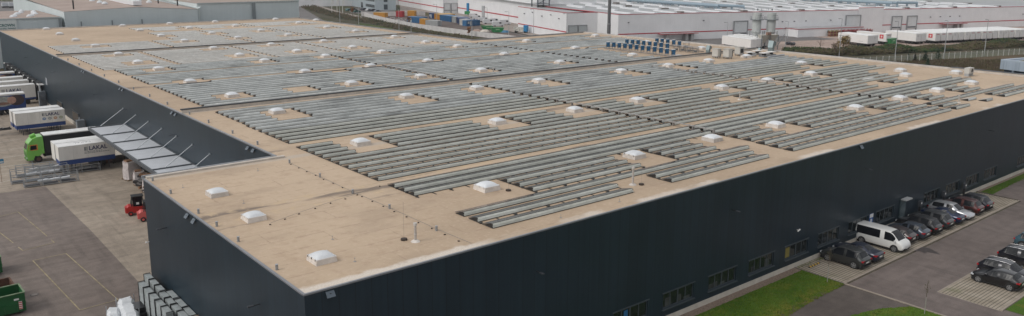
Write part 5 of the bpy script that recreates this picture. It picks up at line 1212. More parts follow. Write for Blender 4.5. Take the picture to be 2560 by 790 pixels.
for i,(u0,wd) in enumerate(DU):
    mb = MB(); mb.box(u0,u0+wd,V0-.35,V0-.02,1.2 if i != 1 else 0,6.3 if i != 1 else 7.3); do = mb.build('loading_door', DOORM, fa)
    mb = MB(); hh = 6.3 if i != 1 else 7.3; mb.box(u0-.3,u0-.01,V0-.55,V0-.03,0,hh); mb.box(u0+wd+.01,u0+wd+.3,V0-.55,V0-.03,0,hh); mb.box(u0-.3,u0+wd+.3,V0-.6,V0-.03,hh+.01,hh+.3); mb.build('door_frame', mat('door_frame_grey', (.23,.24,.25), .5), do)
    mb = MB(); mb.box(u0+.2,u0+wd-.2,V0-.4,V0-.352,1.5,2.0); mb.build('dark_slot', DGREY, do)
for u0 in (.8, 4.9):
    mb = MB(); mb.box(u0,u0+3.5,-.3,-.01,.5,5.1); do = mb.build('loading_door', mat('factory_door_grey2', (.42,.45,.46), .5), fa)
    mb = MB(); mb.box(u0-.15,u0-.001,-.4,-.01,.5,5.3); mb.box(u0+3.501,u0+3.65,-.4,-.01,.5,5.3); mb.box(u0-.15,u0+3.65,-.4,-.01,5.301,5.45); mb.build('door_frame', mat('door_frame_grey', (.23,.24,.25), .5), do)
rg = random.Random(8); cnt = 0; ex = MB()
for j in range(9):
    for i in range(21):
        u = 20+i*9.8+(j%2)*5+rg.uniform(-.6,.6); v = -12+j*19; z = (zt(u)-.25)+(v-V0)*.012+.3
        if u > 225: continue
        cnt += 1
        if cnt <= 98: mb = MB(); mb.box(u,u+1.3,v,v+14.5,z-.5,z+.28); mb.build('skylight', FSL, fa)
        else: ex.box(u,u+1.3,v,v+14.5,z-.5,z+.28)
        if cnt % 3 == 0:
            a = u+rg.uniform(2.5,5); w3 = rg.uniform(1.5,3.5); 
            if cnt < 150: mb = MB(); mb.box(a,a+w3,v+2,v+4.5,z-.5,z+.35); mb.build('roof_vent', FDK, fa)
            else: ex.box(a,a+w3,v+2,v+4.5,z-.5,z+.35,1)
o = ex.build('distant_skylights', [FSL, FDK], fa); o['kind'] = 'stuff'
PB = mat('duct_blue_grey', (.28,.36,.42), .4, .3)
for (u0,v0,u1,v1) in ((60,60,72,4),(63,62,75,5),(72,4,80,-2),(66,85,66,62),(150,80,162,-2),(153,82,166,-1),(166,-1,176,-3)):
    mb = MB(); mb.cyl((u0,v0,11.4),(u1,v1,11.2),.62,10); L_ = Vector((u1-u0,v1-v0)).length
    for k in range(int(L_/5)+1): f = k*5/max(L_,1); mb.box(u0+(u1-u0)*f-.08,u0+(u1-u0)*f+.08,v0+(v1-v0)*f-.5,v0+(v1-v0)*f+.5,9.3,10.7)
    mb.build('roof_duct', PB, fa)
for i, u in enumerate((17,50,82,88,94,100,113,170,176,182,188,230,236)):
    mb = MB(); mb.box(u,u+.35,V0-.5,V0-.01,7.0 if i < 2 else 5.6,7.3 if i < 2 else 5.9); mb.build('wall_lamp', DGREY, fa)
for i, v in enumerate((6,13,21,30,38)): mb = MB(); mb.box(-.5,-.01,v,v+.35,7.4+(i%2),7.7+(i%2)); mb.build('wall_lamp', DGREY, fa)
# tall halls behind
tb = thing('tall_factory_hall', 'taller white factory hall behind, reaching past the top of the picture', 'factory', (A0[0],A0[1],G), FR_)
MB().box(14.5,70,57,162.9,0,22).build('wall', FW, tb); MB().box(6,70,163,256,0,22).build('wall', FW, tb)
MB().box(14.4,14.49,57,162.9,2.9,3.4).build('red_stripe', FRD, tb); MB().box(5.9,5.99,163,256,2.9,3.4).build('red_stripe', FRD, tb); MB().box(6,6.55,162.9,162.99,2.9,3.4).build('red_stripe', FRD, tb)
for u in (6.6,10.8):
    mb = MB(); mb.box(u,u+3.4,162.7,162.98,0,5.4); do = mb.build('loading_door', DOORM, tb); mb = MB(); mb.box(u,u+3.4,162.6,162.69,1.6,1.85); mb.build('dark_slot', DGREY, do); mb = MB(); mb.box(u-.12,u-.01,162.5,162.98,0,5.5); mb.box(u+3.41,u+3.52,162.5,162.98,0,5.5); mb.box(u-.12,u+3.52,162.5,162.98,5.501,5.62); mb.build('door_frame', mat('door_frame_grey', (.23,.24,.25), .5), do)
mb = MB(); mb.box(14.0,14.48,121,124,0,6.2); mb.build('door_tower', mat('door_tower_grey', (.38,.39,.40), .5), tb)
mb = MB()
for (u,v) in ((9.5,46),(9.5,52),(15,46),(15,52)): mb.box(u-.2,u+.2,v-.2,v+.2,9.5,21)
for k in range(5): mb.box(9.5,15,46,52,11+k*2.4,11.15+k*2.4)
for k in range(4): mb.cyl((9.5,46,11+k*2.4),(15,46,13.4+k*2.4),.1,5)
tag(mb.build('stair_tower', mat('steel_dark_blue', (.10,.12,.14), .5, .3)), 'dark steel stair tower on the low white annex roof', 'stair tower'); so_ = bpy.data.objects['stair_tower'] if 'stair_tower.001' not in bpy.data.objects else bpy.data.objects['stair_tower.001']; so_.location = (A0[0],A0[1],G); so_.rotation_euler.z = FR_
hb = thing('distant_white_hall', 'distant white hall with a red stripe behind the office block', 'factory', (A0[0],A0[1],G), FR_)
mb = MB(); mb.box(-70,5.9,256,330,0,22); mb.build('wall', FW, hb); mb = MB(); mb.box(-70,5.9,255.9,255.99,5.4,6.1); mb.build('red_stripe', FRD, hb)
# cabin annexes, red stillages
ca = thing('white_annex', 'low white annex with red roof edge and small dark windows at the factory', 'annex', (A0[0],A0[1],G), FR_)
mb = MB(); mb.box(90,124,-22.5,-15.5,0,3.1); mb.build('wall', FW, ca); mb = MB(); mb.box(89.8,124.2,-22.7,-15.5,3.11,3.28); mb.build('roof_edge', FRD, ca); MB().box(90,124,-22.4,-15.5,3.281,3.33).build('roof', FRF, ca)
for k, u in enumerate((105,107,109.2,112.3,115.7,117.6,120,123)): mb = MB(); mb.box(u,u+1.1,-22.56,-22.51,1.3,2.3); mb.build('window', DGREY, ca)
for j,(u0,u1) in enumerate(((30,46),(176,190))):
    an = thing('small_canopy', ['red roofed small lean-to at the factory wall, left one','red roofed small lean-to behind the parked trailers'][j], 'canopy', (A0[0],A0[1],G), FR_); mb = MB(); mb.box(u0,u1,-18.5,-15.5,2.6,2.78); mb.build('roof_edge', FRD, an); MB().box(u0+.2,u1-.2,-18.3,-15.5,2.781,2.82).build('roof', FRF, an); mb = MB(); [mb.box(a,a+1.2,-17.5,-15.5,0,2.59) for a in (u0+2.5,u1-5,u1-2.5)]; mb.build('cabinet', mat('cab_grey', (.42,.42,.42), .5), an)
for k in range(13):
    x, y = fac(104.5+k*1.75, -24.6); t = thing('red_stillage', f'red steel stillage, {ordn(k+1)} from the left in front of the white annex', 'stillage', (x,y,G), FR_, 'red stillages in front of the annex')
    mb = MB()
    for z in (.1,1.1,2.1): mb.box(0,1.6,0,1.2,z,z+.12)
    for a in (0,1.52):
        for b_ in (0,1.12): mb.box(a,a+.08,b_,b_+.08,0,2.6)
    mb.build('frame', mat('stillage_red', (.30,.02,.02), .5) if k > 2 else mat('stillage_yellow', (.32,.24,.09), .6), t)
    mb = MB(); mb.box(.1,1.5,.1,1.1,.22,.9); mb.box(.1,1.5,.1,1.1,1.22,1.9); mb.build('load', mat('stillage_load', (.16,.04,.035), .7, 0, .4, 2), t)
# ---- silos
for i,(px0,lab) in enumerate(((1888,'pale concrete silo tower with platform, left one of the pair'),(1924,'pale concrete silo tower with platform, right one of the pair'))):
    x, y = at(px0, 118, G); t = thing('silo', lab, 'silo', (x,y,G), FR_, 'pair of silos')
    SL = mat('silo_grey', (.42,.44,.43), .6, 0, .08, .6); SD = mat('silo_steel', (.17,.19,.20), .5, .2)
    mb = MB(); mb.cyl((0,0,5.4),(0,0,11.8),1.5,20); mb.build('tank', SL, t, smooth=False)
    mb = MB(); mb.cyl((0,0,5.39),(0,0,3.4),1.7,20,r1=.5); mb.build('cone', SL, t)
    mb = MB(); mb.cyl((0,0,9.4),(0,0,9.6),2.35,20); [mb.cyl((math.cos(a)*2.3,math.sin(a)*2.3,9.6),(math.cos(a)*2.3,math.sin(a)*2.3,10.6),.04,4) for a in [k*.628 for k in range(10)]]; mb.build('platform', SD, t)
    mb = MB(); [mb.box(a-.12,a+.12,b_-.12,b_+.12,0,5.6) for a in (-1.5,1.5) for b_ in (-1.5,1.5)]; mb.cyl((0,0,.1),(0,0,2.6),1.5,14); mb.build('legs', mat('silo_leg', (.30,.31,.30), .6), t)
    mb = MB(); [mb.box(-.9+k*.6,-.7+k*.6,-1.82,-1.7,10.9,11.1) for k in range(4)]; mb.cyl((0,0,12.61),(0,0,13.2),.25,8); [mb.cyl((math.cos(a)*1.7,math.sin(a)*1.7,12.6),(math.cos(a)*1.7,math.sin(a)*1.7,13.3),.04,4) for a in [k*.8 for k in range(8)]]; mb.build('fittings', SD, t)
x, y = at(1917, 124, G); t = thing('hopper', 'cream funnel hopper on steel legs in front of the silos', 'hopper', (x,y,G), FR_)
for k, dx in enumerate((-1.8,1.9)):
    mb = MB(); mb.add([(dx-1.6,-1.3,5.0),(dx+1.6,-1.3,5.0),(dx+1.6,1.3,5.0),(dx-1.6,1.3,5.0),(dx-.25,-.25,2.2),(dx+.25,-.25,2.2),(dx+.25,.25,2.2),(dx-.25,.25,2.2)], [(0,1,5,4),(1,2,6,5),(2,3,7,6),(3,0,4,7),(0,3,2,1)]); mb.build('funnel', mat('hopper_cream', (.42,.40,.35), .6), t)
mb = MB(); [mb.box(a-.1,a+.1,b_-.1,b_+.1,0,5) for a in (-3.4,0,3.5) for b_ in (-1.2,1.2)]; mb.cyl((3.5,-1.2,1.5),(6.0,-1.2,5.0),.12,5); mb.build('frame', mat('silo_steel', (.17,.19,.20), .5, .2), t)
mb = MB(); mb.box(-1.4,.2,-1.5,-.6,5.02,5.9); mb.build('motor_box', mat('motor_brown', (.25,.15,.11), .7), t)
# ---- parked trailers
TRW = mat('trailer_white', (.72,.71,.69), .5, 0, .04, .5); TRR = mat('trailer_roof', (.78,.78,.77), .5)
def trailer(u, v, lab, kind, L=13.6, group='white trailers parked at the factory'):
    x, y = fac(u, v); t = thing('box_trailer', lab, 'trailer', (x,y,G), FR_, group)
    mb = MB(); mb.box(0,2.5,0,L,1.1,3.88); mb.build('box', TRW, t)
    mb = MB(); mb.box(-.02,2.52,-.02,L+.02,3.881,3.96); mb.build('roof', TRR, t)
    mb = MB(); mb.box(.5,2.0,.3,L-.5,.75,1.098); [mb.box(.7,.85,v_,v_+.15,0,.75) for v_ in (L-3.2,)]; [mb.box(1.65,1.8,v_,v_+.15,0,.75) for v_ in (L-3.2,)]; mb.build('chassis', BLACK, t)
    for k in range(3): mb = MB(); mb.cyl((.05,1.6+k*1.3,.5),(.4,1.6+k*1.3,.5),.5,12); mb.cyl((2.1,1.6+k*1.3,.5),(2.45,1.6+k*1.3,.5),.5,12); mb.build('wheel', RUBBER, t)
    mb = MB(); mb.box(.06,1.235,-.05,-.002,1.2,3.78); mb.box(1.265,2.44,-.05,-.002,1.2,3.78); do = mb.build('rear_door', mat('trailer_door', (.68,.67,.66), .5), t)
    mb = MB(); [mb.box(a,a+.03,-.07,-.051,1.2,3.78) for a in (.35,.95,1.5,2.1)]; mb.build('lock_bar', mat('lock_grey', (.33,.33,.33), .5), do)
    mb = MB(); mb.box(.05,2.45,-.06,-.001,.85,1.08); mb.build('light_bar', mat('bar_grey', (.10,.09,.09), .5), t)
    if kind in ('red','swiss'): mb = MB(); mb.box(.5,2.0,-.06,-.0505,3.35,3.52); mb.build('red_lettering_band', FRD, do)
    if kind == 'swiss': mb = MB(); mb.box(-.012,-.002,1.2,2.9,2.1,3.5); mb.build('red_square', mat('cross_red', (.55,.02,.03), .5), t); mb = MB(); mb.box(-.018,-.0125,1.9,2.2,2.4,3.2); mb.box(-.0185,-.0125,1.65,1.899,2.65,2.95); mb.box(-.0185,-.0125,2.201,2.45,2.65,2.95); mb.build('white_cross', WHITE, t)
    if kind == 'grey': mb = MB(); mb.box(.8,1.05,-.07,-.0515,2.7,3.3); mb.build('emblem', mat('lock_grey', (.33,.33,.33), .5), do)
    if kind == 'first': mb = MB(); mb.box(-.012,-.002,10.4,12.9,2.8,3.1); mb.cyl((-.012,8.9,2.7),(-.002,8.9,2.7),.35,12); mb.box(-.012,-.002,2.0,4.3,1.7,1.8); mb.build('grey_lettering', mat('lock_grey', (.33,.33,.33), .5), t)
    return t
def urear(px0, py0): 
    d = Vector(at(px0,py0,G))-AV; return d.dot(U_), d.dot(V_)
u1, v1 = urear(2179,117)
trailer(u1-2.2, v1, 'white trailer with grey lettering on its long side, leftmost of the near group', 'first')
trailer(u1+.8, v1+.6, 'white trailer beside the one with grey side lettering', 'grey')
u2, v2 = urear(2213,112.5); trailer(u2+.3, v2+.2, 'white trailer with a red square and white cross, before the green skip', 'swiss')
u3, v3 = urear(2299,111); trailer(u3-2.2, v3, 'white trailer right of the green skip, leftmost of the long row', 'grey'); trailer(u3+.7, v3+.2, 'second white trailer of the long row beside the green skip', 'plain')
u4, v4 = urear(2346,109.5); KD = ['swiss','red','red','grey','plain','grey','red','red','red','red','plain','grey','grey','red','plain','plain','plain']
for k in range(17): trailer(u4-2.0+k*3.05, v4+.1*math.sin(k*2.1), ('white trailer with a red square and white cross heading the long row' if k == 0 else f'white trailer, {ordn(k)} to the right of the red cross one in the long row'), KD[k])
for i,(a,b_) in enumerate(((1890,128),(1904,125.5),(1918,122.5))): u5, v5 = urear(a,b_); trailer(u5-2.4, v5, ['white trailer behind the roof plant, nearest of three','middle white trailer behind the roof plant','white trailer behind the roof plant, nearest the silos'][i], 'plain', L=15)
# white shelter at the far end, green skips, barrels
def skip2(p, rz, lab, L=4.2, W=2, H=1.7):
    t = thing('green_skip', lab, 'skip', p, rz, 'green skips at the factory'); mb = MB(); pr = [(0,H),(L,H),(L-.9,.15),(.9,.15)]
    mb.add([(a,0,b_) for a,b_ in pr]+[(a,W,b_) for a,b_ in pr], [(0,1,2,3),(7,6,5,4),(0,3,7,4),(1,5,6,2),(3,2,6,7),(0,4,5,1)]); fixn(mb.build('body', mat('skip_bright_green', (.02,.20,.06), .5, 0, .25, 1), t))
    mb = MB(); mb.box(-.05,L+.05,-.06,.02,H+.001,H+.1); mb.box(-.05,L+.05,W-.02,W+.06,H+.001,H+.1); mb.box(L*.35,L*.65,-.03,-.002,H*.55,H*.75); mb.build('rim', mat('skip_pale_green', (.25,.45,.25), .5), t)
a = at(2226,113,G); skip2((*a,G), R(5), 'green skip between two groups of white trailers', 6, 2.3, 2.2)
a = at(1228,82,G); skip2((*a,G), R(-25), 'bright green skip with white marks in the dirt yard, nearer one', 5.5, 2.4, 2.0); a = at(1206,75,G); skip2((*a,G), R(-20), 'bright green skip in the dirt yard, farther one', 5, 2.3, 1.6)
x, y = fac(228,-45); t = thing('white_tent', 'white rounded tent at the far end of the trailer row', 'tent', (x,y,G), FR_); mb = MB(); n = 12
vs_ = [(9*math.cos(math.pi*k/n)*1.0, -7, 5.6*math.sin(math.pi*k/n)) for k in range(n+1)]+[(9*math.cos(math.pi*k/n), 7, 5.6*math.sin(math.pi*k/n)) for k in range(n+1)]
mb.add(vs_, [(k,k+1,k+n+2,k+n+1) for k in range(n)]+[tuple(range(n+1)), tuple(range(2*n+1,n,-1))]); mb.build('cover', WHITE, t)
for i,(a,b_) in enumerate(((1967,112.5),(1978,114))): x, y = at(a,b_,G); mb = MB(); mb.cyl((0,0,.6),(1.8,0,.6),.55,12,0); mb.cyl((1.81,0,.6),(1.9,0,.6),.45,12,1); o = mb.build('steel_drum', [DGREY, BLACK]); o.location = (x,y,G); tag(o, ['dark steel drum lying beside the hopper','second dark steel drum lying on the pink concrete'][i], 'drum')
# ---- lamp posts
def lamp_post(px0, py0, h, lab, off=(-1,0)):
    x, y = at(px0, py0, G); t = thing('street_lamp', lab, 'street lamp', (x,y,G), 0, 'lamp posts')
    mb = MB(); mb.cyl((0,0,0),(0,0,h),.13,7,r1=.07); mb.build('pole', mat('lamp_pole', (.40,.41,.42), .5, .3), t)
    mb = MB(); mb.cyl((0,0,h),(off[0]*1.0,off[1]*1.0,h+.1),.05,5); q = 1.0; mb.box(off[0]*1.6-.35,off[0]*1.6+.6,-.18,.18,h+.02,h+.16); mb.build('lamp_head', mat('lamp_head_grey', (.22,.23,.24), .5), t)
for i,(a,b_,h,lab) in enumerate(((2097.5,142,11.8,'tall lamp post by the yellowing tree'),(2236.5,153,11.8,'tall lamp post in front of the green skip'),(2359.5,147,11.6,'tall lamp post before the long trailer row, left of the last'),(2460,139.5,11.4,'rightmost tall lamp post by the wire fence'),(1816,118,8.5,'lamp post between the roof plant and the factory door'),(1962,128,7.5,'thin lamp post on the pink concrete right of the silos'),(1968,96,6.5,'small lamp post by the annex corner'),
  (1334,89,10.3,'lamp post before the white annex corner'),(1416,101,9.8,'lamp post at the grey doors of the white annex'),(1272,96,10,'lamp post in front of the white vans'),(1218,60,7.5,'short lamp post behind the white vans'),(998,86,10,'lamp post on the verge before the first containers'),(1092,60,9,'lamp post among the site containers'),(850,56,11,'lamp post on the verge beside the far car park'),(897,62,8,'thin lamp post right of the far car park'),(1180,94,8,'lamp post at the white concrete wall'),(1028,90,6,'short lamp post on the green verge'))): lamp_post(a,b_,h,lab)
for i in range(3):
    x, y = at((830,843,857)[i], 34, G); t = thing('flag_pole', ['white flagpole, leftmost of three','white flagpole, middle of three','white flagpole, rightmost of three'][i], 'flagpole', (x,y,G), 0, 'flagpoles'); mb = MB(); mb.cyl((0,0,0),(0,0,9),.12,7); mb.build('pole', WHITE, t); mb = MB(); mb.box(.12,1.3,-.02,.02,5.2,8.9); mb.build('flag', WHITE, t)
# the thick mast
x, y = at(1521, 113, G); t = thing('mast', 'thick dark grey steel mast rising past the top of the picture', 'mast', (x,y,G)); mb = MB(); mb.cyl((0,0,0),(0,0,7.5),.66,16,r1=.64); mb.cyl((0,0,7.51),(0,0,32),.58,16,r1=.48); mb.build('shaft', mat('mast_grey', (.12,.12,.125), .6, .1), t); mb = MB(); mb.cyl((0,0,7.3),(0,0,7.6),.70,16); mb.build('flange', mat('mast_ring', (.30,.30,.31), .5, .3), t)
# ---- wire fence and hedge right
fpts = [at(2120,145,G), at(2160,148.5,G), at(2240,155.5,G), at(2343,149,G), at(2560,136,G), at(2800,122,G)]
fpts = [at(2190,156,G), at(2343,149,G), at(2560,136,G), at(2800,122,G)]
fpts = [(fpts[1][0]-(fpts[2][0]-fpts[1][0])*1.4, fpts[1][1]-(fpts[2][1]-fpts[1][1])*1.4)]+fpts[1:]
ff = thing('wire_fence', 'long pale wire mesh fence with white posts along the brown meadow', 'fence', (0,0,0))
mp_ = MB(); mw = MB(); nposts = 0
for a, b_ in zip(fpts, fpts[1:]):
    L = math.dist(a,b_); n = max(1,int(round(L/2.5))); 
    for k in range(n):
        x = a[0]+(b_[0]-a[0])*k/n; y = a[1]+(b_[1]-a[1])*k/n; x2 = a[0]+(b_[0]-a[0])*(k+1)/n; y2 = a[1]+(b_[1]-a[1])*(k+1)/n
        if nposts < 100: q = MB(); q.cyl((x,y,G),(x,y,G+2.0),.06,6); q.build('post', WHITE, ff)
        nposts += 1
        for z in (.1,.5,.9,1.3,1.7): mw.cyl((x,y,G+z),(x2,y2,G+z),.02,3,cap=False)
        for j in range(16): f = j/16; xx = x+(x2-x)*f; yy = y+(y2-y)*f; mw.cyl((xx,yy,G+.05),(xx,yy,G+1.8),.028,3,cap=False)
mw.build('mesh_panel', mat('fence_wire', (.34,.36,.30), .6, .2), ff)
def hedge(name, path, wdt, h, dens, mats_, lab, seed, s=.22):
    rg = random.Random(seed); mb = MB()
    for a, b_ in zip(path, path[1:]):
        L = math.dist(a,b_); n = int(L*dens)
        for _ in range(n):
            f = rg.random(); o_ = rg.uniform(-1,1); c = (a[0]+(b_[0]-a[0])*f, a[1]+(b_[1]-a[1])*f); nx = -(b_[1]-a[1])/L; ny = (b_[0]-a[0])/L
            hh = h*(.55+.45*math.sin((c[0]+c[1])*.35)*math.sin(c[0]*.13+1)+.2*rg.random())*(1-.45*o_*o_)
            cx_ = c[0]+nx*o_*wdt; cy_ = c[1]+ny*o_*wdt; mi = min(len(mats_)-1, int(abs(math.sin(cx_*.11+cy_*.17)+rg.uniform(-.35,.35))*len(mats_)*.9)); r_ = rg.uniform(.35,.8)
            for q in range(7):
                p = Vector((cx_+rg.uniform(-r_,r_), cy_+rg.uniform(-r_,r_), G+hh*rg.uniform(.1,1.0))); d = Vector((rg.uniform(-1,1),rg.uniform(-1,1),rg.uniform(-.6,1))).normalized(); e = d.orthogonal().normalized(); ss = s*rg.uniform(.6,1.5)
                mb.add([p-d*ss, p+e*ss*.7, p+d*ss, p-e*ss*.7], [(0,1,2,3)], mi)
    o = mb.build(name, mats_); tag(o, lab, 'shrubs'); o['kind'] = 'stuff'; return o
hp = [at(1960,132,G), at(2100,136,G), at(2230,130,G), at(2400,122,G), at(2560,113,G), at(2760,104,G)]
hedge('shrub_belt', hp, 4.8, 2.6, 70, [LF['green'],LF['dark'],LF['olive'],LF['brown'],LF['olive']], 'dense belt of dark green and brown shrubs between fence and trailer lot', 1, .22)
lay('shrub_bed', [(1900,136),(1960,126),(2100,124),(2230,118),(2400,111),(2560,104),(2700,98),(2700,118),(2560,127),(2400,137),(2200,146),(2060,146)], DGR, .04)
hp2 = [at(745,8,G), at(800,28,G), at(870,46,G), at(930,55,G), at(1010,72,G), at(1090,90,G), at(1200,104,G)]
hedge('thicket', hp2, 5.0, 1.8, 8, [LF['brown'],LF['dark'],LF['olive'],LF['brown']], 'thin bare brown thicket along the white concrete wall', 2, .22)
tp = at(2105,140,G); tree((*tp,G), 7.0, 2.6, 'yellow', 'yellow brown autumn tree beside a tall lamp post', n=620, s=.24)
tp = at(2088,142,G); tree((*tp,G), 4.4, 2.0, 'brown', 'low brown tree left of the yellow brown one', n=260, s=.22)
tp = at(2050,128,G); tree((*tp,G), 5.0, 1.8, 'brown', 'small bare tree on the pink concrete edge', n=46, s=.12, bare=True)
for i,(a,b_,h,lab) in enumerate(((2270,152,2.2,'small dark conifer by the fence, leftmost'),(2286,152.5,2.4,'small dark conifer by the fence, second from left'),(2313,152,3.0,'dark conifer by the fence, third from left'),(2343,149,3.8,'tallest dark conifer by the wire fence'),(2319,166,2.4,'lone dark conifer standing in the brown meadow'))): tp = at(a,b_,G); tree((*tp,G), h, h*.36, 'dark', lab, 'conifer', n=240, s=.18, conic=True, name='conifer')
for i,(a,b_,h,k,lab) in enumerate(((783,16,7,'yellow','orange autumn tree beside the far path, left one'),(881,42,6,'rust','orange autumn tree by the far car park'),(1023,66,4.5,'rust','rusty small tree before the blue container'),(1172,92,4,'rust','small reddish tree at the white wall'))): tp = at(a,b_,G); tree((*tp,G), h, h*.28, k, lab, n=170, s=.28)
# brown meadow
lay('meadow', [(2120,150),(2200,156),(2343,149),(2700,128),(2900,150),(2700,215),(2400,190),(2180,170)], grassmat('brown_meadow', (.085,.062,.035), (.12,.085,.05), (.055,.06,.025), .09), .03)
rg = random.Random(21); mb = MB()
for _ in range(2600):
    a = rg.uniform(2180,2560); b_ = rg.uniform(150,182); x, y = at(a,b_,G); mi = 0 if rg.random() < .6 else 1
    for q in range(4): p = Vector((x+rg.uniform(-.5,.5),y+rg.uniform(-.5,.5),G)); e = Vector((rg.uniform(-1,1),rg.uniform(-1,1),0))*.12; mb.add([p-e,p+e,p+Vector((rg.uniform(-.2,.2),rg.uniform(-.2,.2),rg.uniform(.3,.9)))], [(0,1,2)], mi)
o = mb.build('meadow_scrub', [LF['brown'], LF['olive']]); tag(o, 'brown dry scrub and grass on the meadow behind the roof', 'scrub'); o['kind'] = 'stuff'
# blue-grey building at the right edge
bx_, by_ = at(2502, 151.5, 8.0)
bo = thing('office_pavilion', 'blue-grey metal clad building with green roof at the right edge', 'building', (bx_,by_,G), R(-13)); PM = cladding('pavilion_cladding', (.30,.36,.43), (.34,.40,.47), pitch=4, rough=.4, joint=.35)
mb = MB(); mb.box(0,40,-26,0,6.5,8.3); mb.build('fascia', PM, bo); mb = MB(); mb.box(.8,39,-25.5,-.5,0,6.49); mb.build('wall', mat('pavilion_dark_glass', (.03,.05,.08), .15, 0, .4, .5), bo)
mb = MB(); [mb.box(k*2.6,k*2.6+.35,-26+.0,-25.6,0,6.48) for k in range(1,8)]; [mb.box(.0,.35,-3-k*2.6,-3-k*2.6+.35,0,6.48) for k in range(8)]; mb.build('pillar', mat('pavilion_pillar', (.15,.18,.22), .5), bo)
mb = MB(); mb.box(2,38,-24,-2,8.301,8.36); mb.build('green_roof', grassmat('sedum', (.16,.13,.06), (.12,.11,.05), (.24,.19,.12), .3), bo)
mb = MB(); mb.box(0,40,-26,-25.2,8.301,8.6); mb.box(0,40,-.8,0,8.301,8.6); mb.box(0,.8,-25.19,-.81,8.301,8.6); mb.build('roof_edge', mat('pavilion_rim', (.36,.42,.49), .4), bo)
# ---- light grey building with the CROWN sign
cb = thing('pale_warehouse', 'pale blue-grey warehouse group with brown roofs and a CROWN sign behind', 'warehouse', (0,0,0))
CW = cladding('pale_blue_cladding', (.54,.60,.61), (.57,.63,.64), pitch=3.3, rough=.6, joint=.05, pv=.015, streak=.015); CR = mat('brown_roof_membrane', (.31,.24,.205), .85, 0, .12, .18, col2=(.38,.30,.26))
yb = 252; mb = MB()
mb.box(-10,45.6,yb,yb+38,-.3,12.7); 
mb.add([(46.2,yb-1,-.3),(82.4,yb-1,-.3),(82.4,yb+85,-.3),(46.2,yb+85,-.3),(46.2,yb-1,14.2),(82.4,yb-1,13.7),(82.4,yb+85,15.5),(46.2,yb+85,15.5),(65,yb-1,14.9)], [(0,1,5,8,4),(1,2,6,5),(2,3,7,6),(3,0,4,7)])
mb.box(82.9,116,yb+1,yb+60,-.3,15.35); mb.build('wall', CW, cb)
mb = MB(); mb.add([(-10.2,yb-.15,12.75),(45.7,yb-.15,12.75),(45.7,yb+38.2,12.75),(-10.2,yb+38.2,12.75)], [(0,1,2,3)]); mb.add([(46.1,yb-1.1,14.22),(65,yb-1.1,14.95),(82.5,yb-1.1,13.75),(82.5,yb+85,15.55),(65,yb+85,16.7),(46.1,yb+85,16)], [(0,1,4,5),(1,2,3,4)]); mb.add([(82.8,yb+.9,15.4),(116.1,yb+.9,15.4),(116.1,yb+60,15.4),(82.8,yb+60,15.4)], [(0,1,2,3)]); mb.build('roof', CR, cb)
mb = MB(); mb.box(-10,45.6,yb-.25,yb-.16,12.5,12.85); mb.box(46.2,46.0+.15,yb-1.2,yb-1.1,12,14); mb.box(82.9,116.05,yb+.7,yb+.85,15.15,15.5); mb.box(82.45,82.85,yb-1.2,yb-.7,9,14); mb.add([(82.5,yb-1,13.8),(83.4,yb-1,14.4),(83.4,yb+60,16.8),(82.5,yb+60,16.2)], [(0,1,2,3)]); mb.build('edge_trim', mat('pale_trim', (.42,.47,.47), .5), cb)
mb = MB(); [mb.box(a,a+.25,yb-1.35,yb-1.15,8,13-1.4*0+(-1.6)) for a in (50,58,66)]; mb.box(44.8,45.4,yb-.7,yb-.26,8,12.4); mb.box(100,101,yb+.5,yb+.7,8,15.2); mb.build('downpipe', mat('pipe_grey_dark', (.20,.23,.24), .6), cb)
for (x,y) in ((60.5,yb+16),(60.5,yb+22),(60.5,yb+32),(73.5,yb+17),(72.6,yb+25),(88,yb+24),(88,yb+40)):
    mb = MB(); n = 8; zz = 15.0+(y-yb)*.012; mb.cyl((x,y,zz),(x,y,zz+.4),.9,10,r1=.8); mb.cyl((x,y,zz+.401),(x,y,zz+.75),.8,10,r1=.3); mb.build('roof_dome', ACR, cb)
for (x,y) in ((36,yb+7),(36.8,yb+10),(38.5,yb+18),(39,yb+20),(40.5,yb+25),(42,yb+33),(45-5,yb+7),(41,yb+10),(43,yb+17),(43.4,yb+21),(44.2,yb+27)):
    mb = MB(); mb.cyl((x-1,y,12.76),(x-1,y,13.0),.85,10,r1=.75); mb.cyl((x-1,y,13.001),(x-1,y,13.35),.75,10,r1=.3); mb.build('roof_dome', ACR, cb)
mb = MB(); mb.box(65.5,67.8,yb+4,yb+50,15.2,16.4); mb.build('rooflight_strip', FSL, cb)
mb = MB(); [mb.cyl((a,b_,14.5),(a,b_,17.0),.2,6) for a,b_ in ((50,yb+6),(79,yb+7),(78.2,yb+24))]; mb.build('flue', BLACK, cb)
mb = MB(); mb.box(20,34.75,yb-.45,yb-.26,9.7,12.35); sg_ = mb.build('sign_panel', mat('sign_white', (.62,.66,.65), .5), cb)
SGN = mat('sign_green_letters', (.03,.13,.12), .5)
o = text('CROWN', .98, 'lettering', SGN, sg_, (34.2,yb-.47,10.75), (R(90),0,0), .03, align='RIGHT'); o.scale = (.92,1,1)
o = text('Speciality  Packaging', .48, 'small_lettering', SGN, sg_, (34.4,yb-.47,10.12), (R(90),0,0), .01, align='RIGHT')
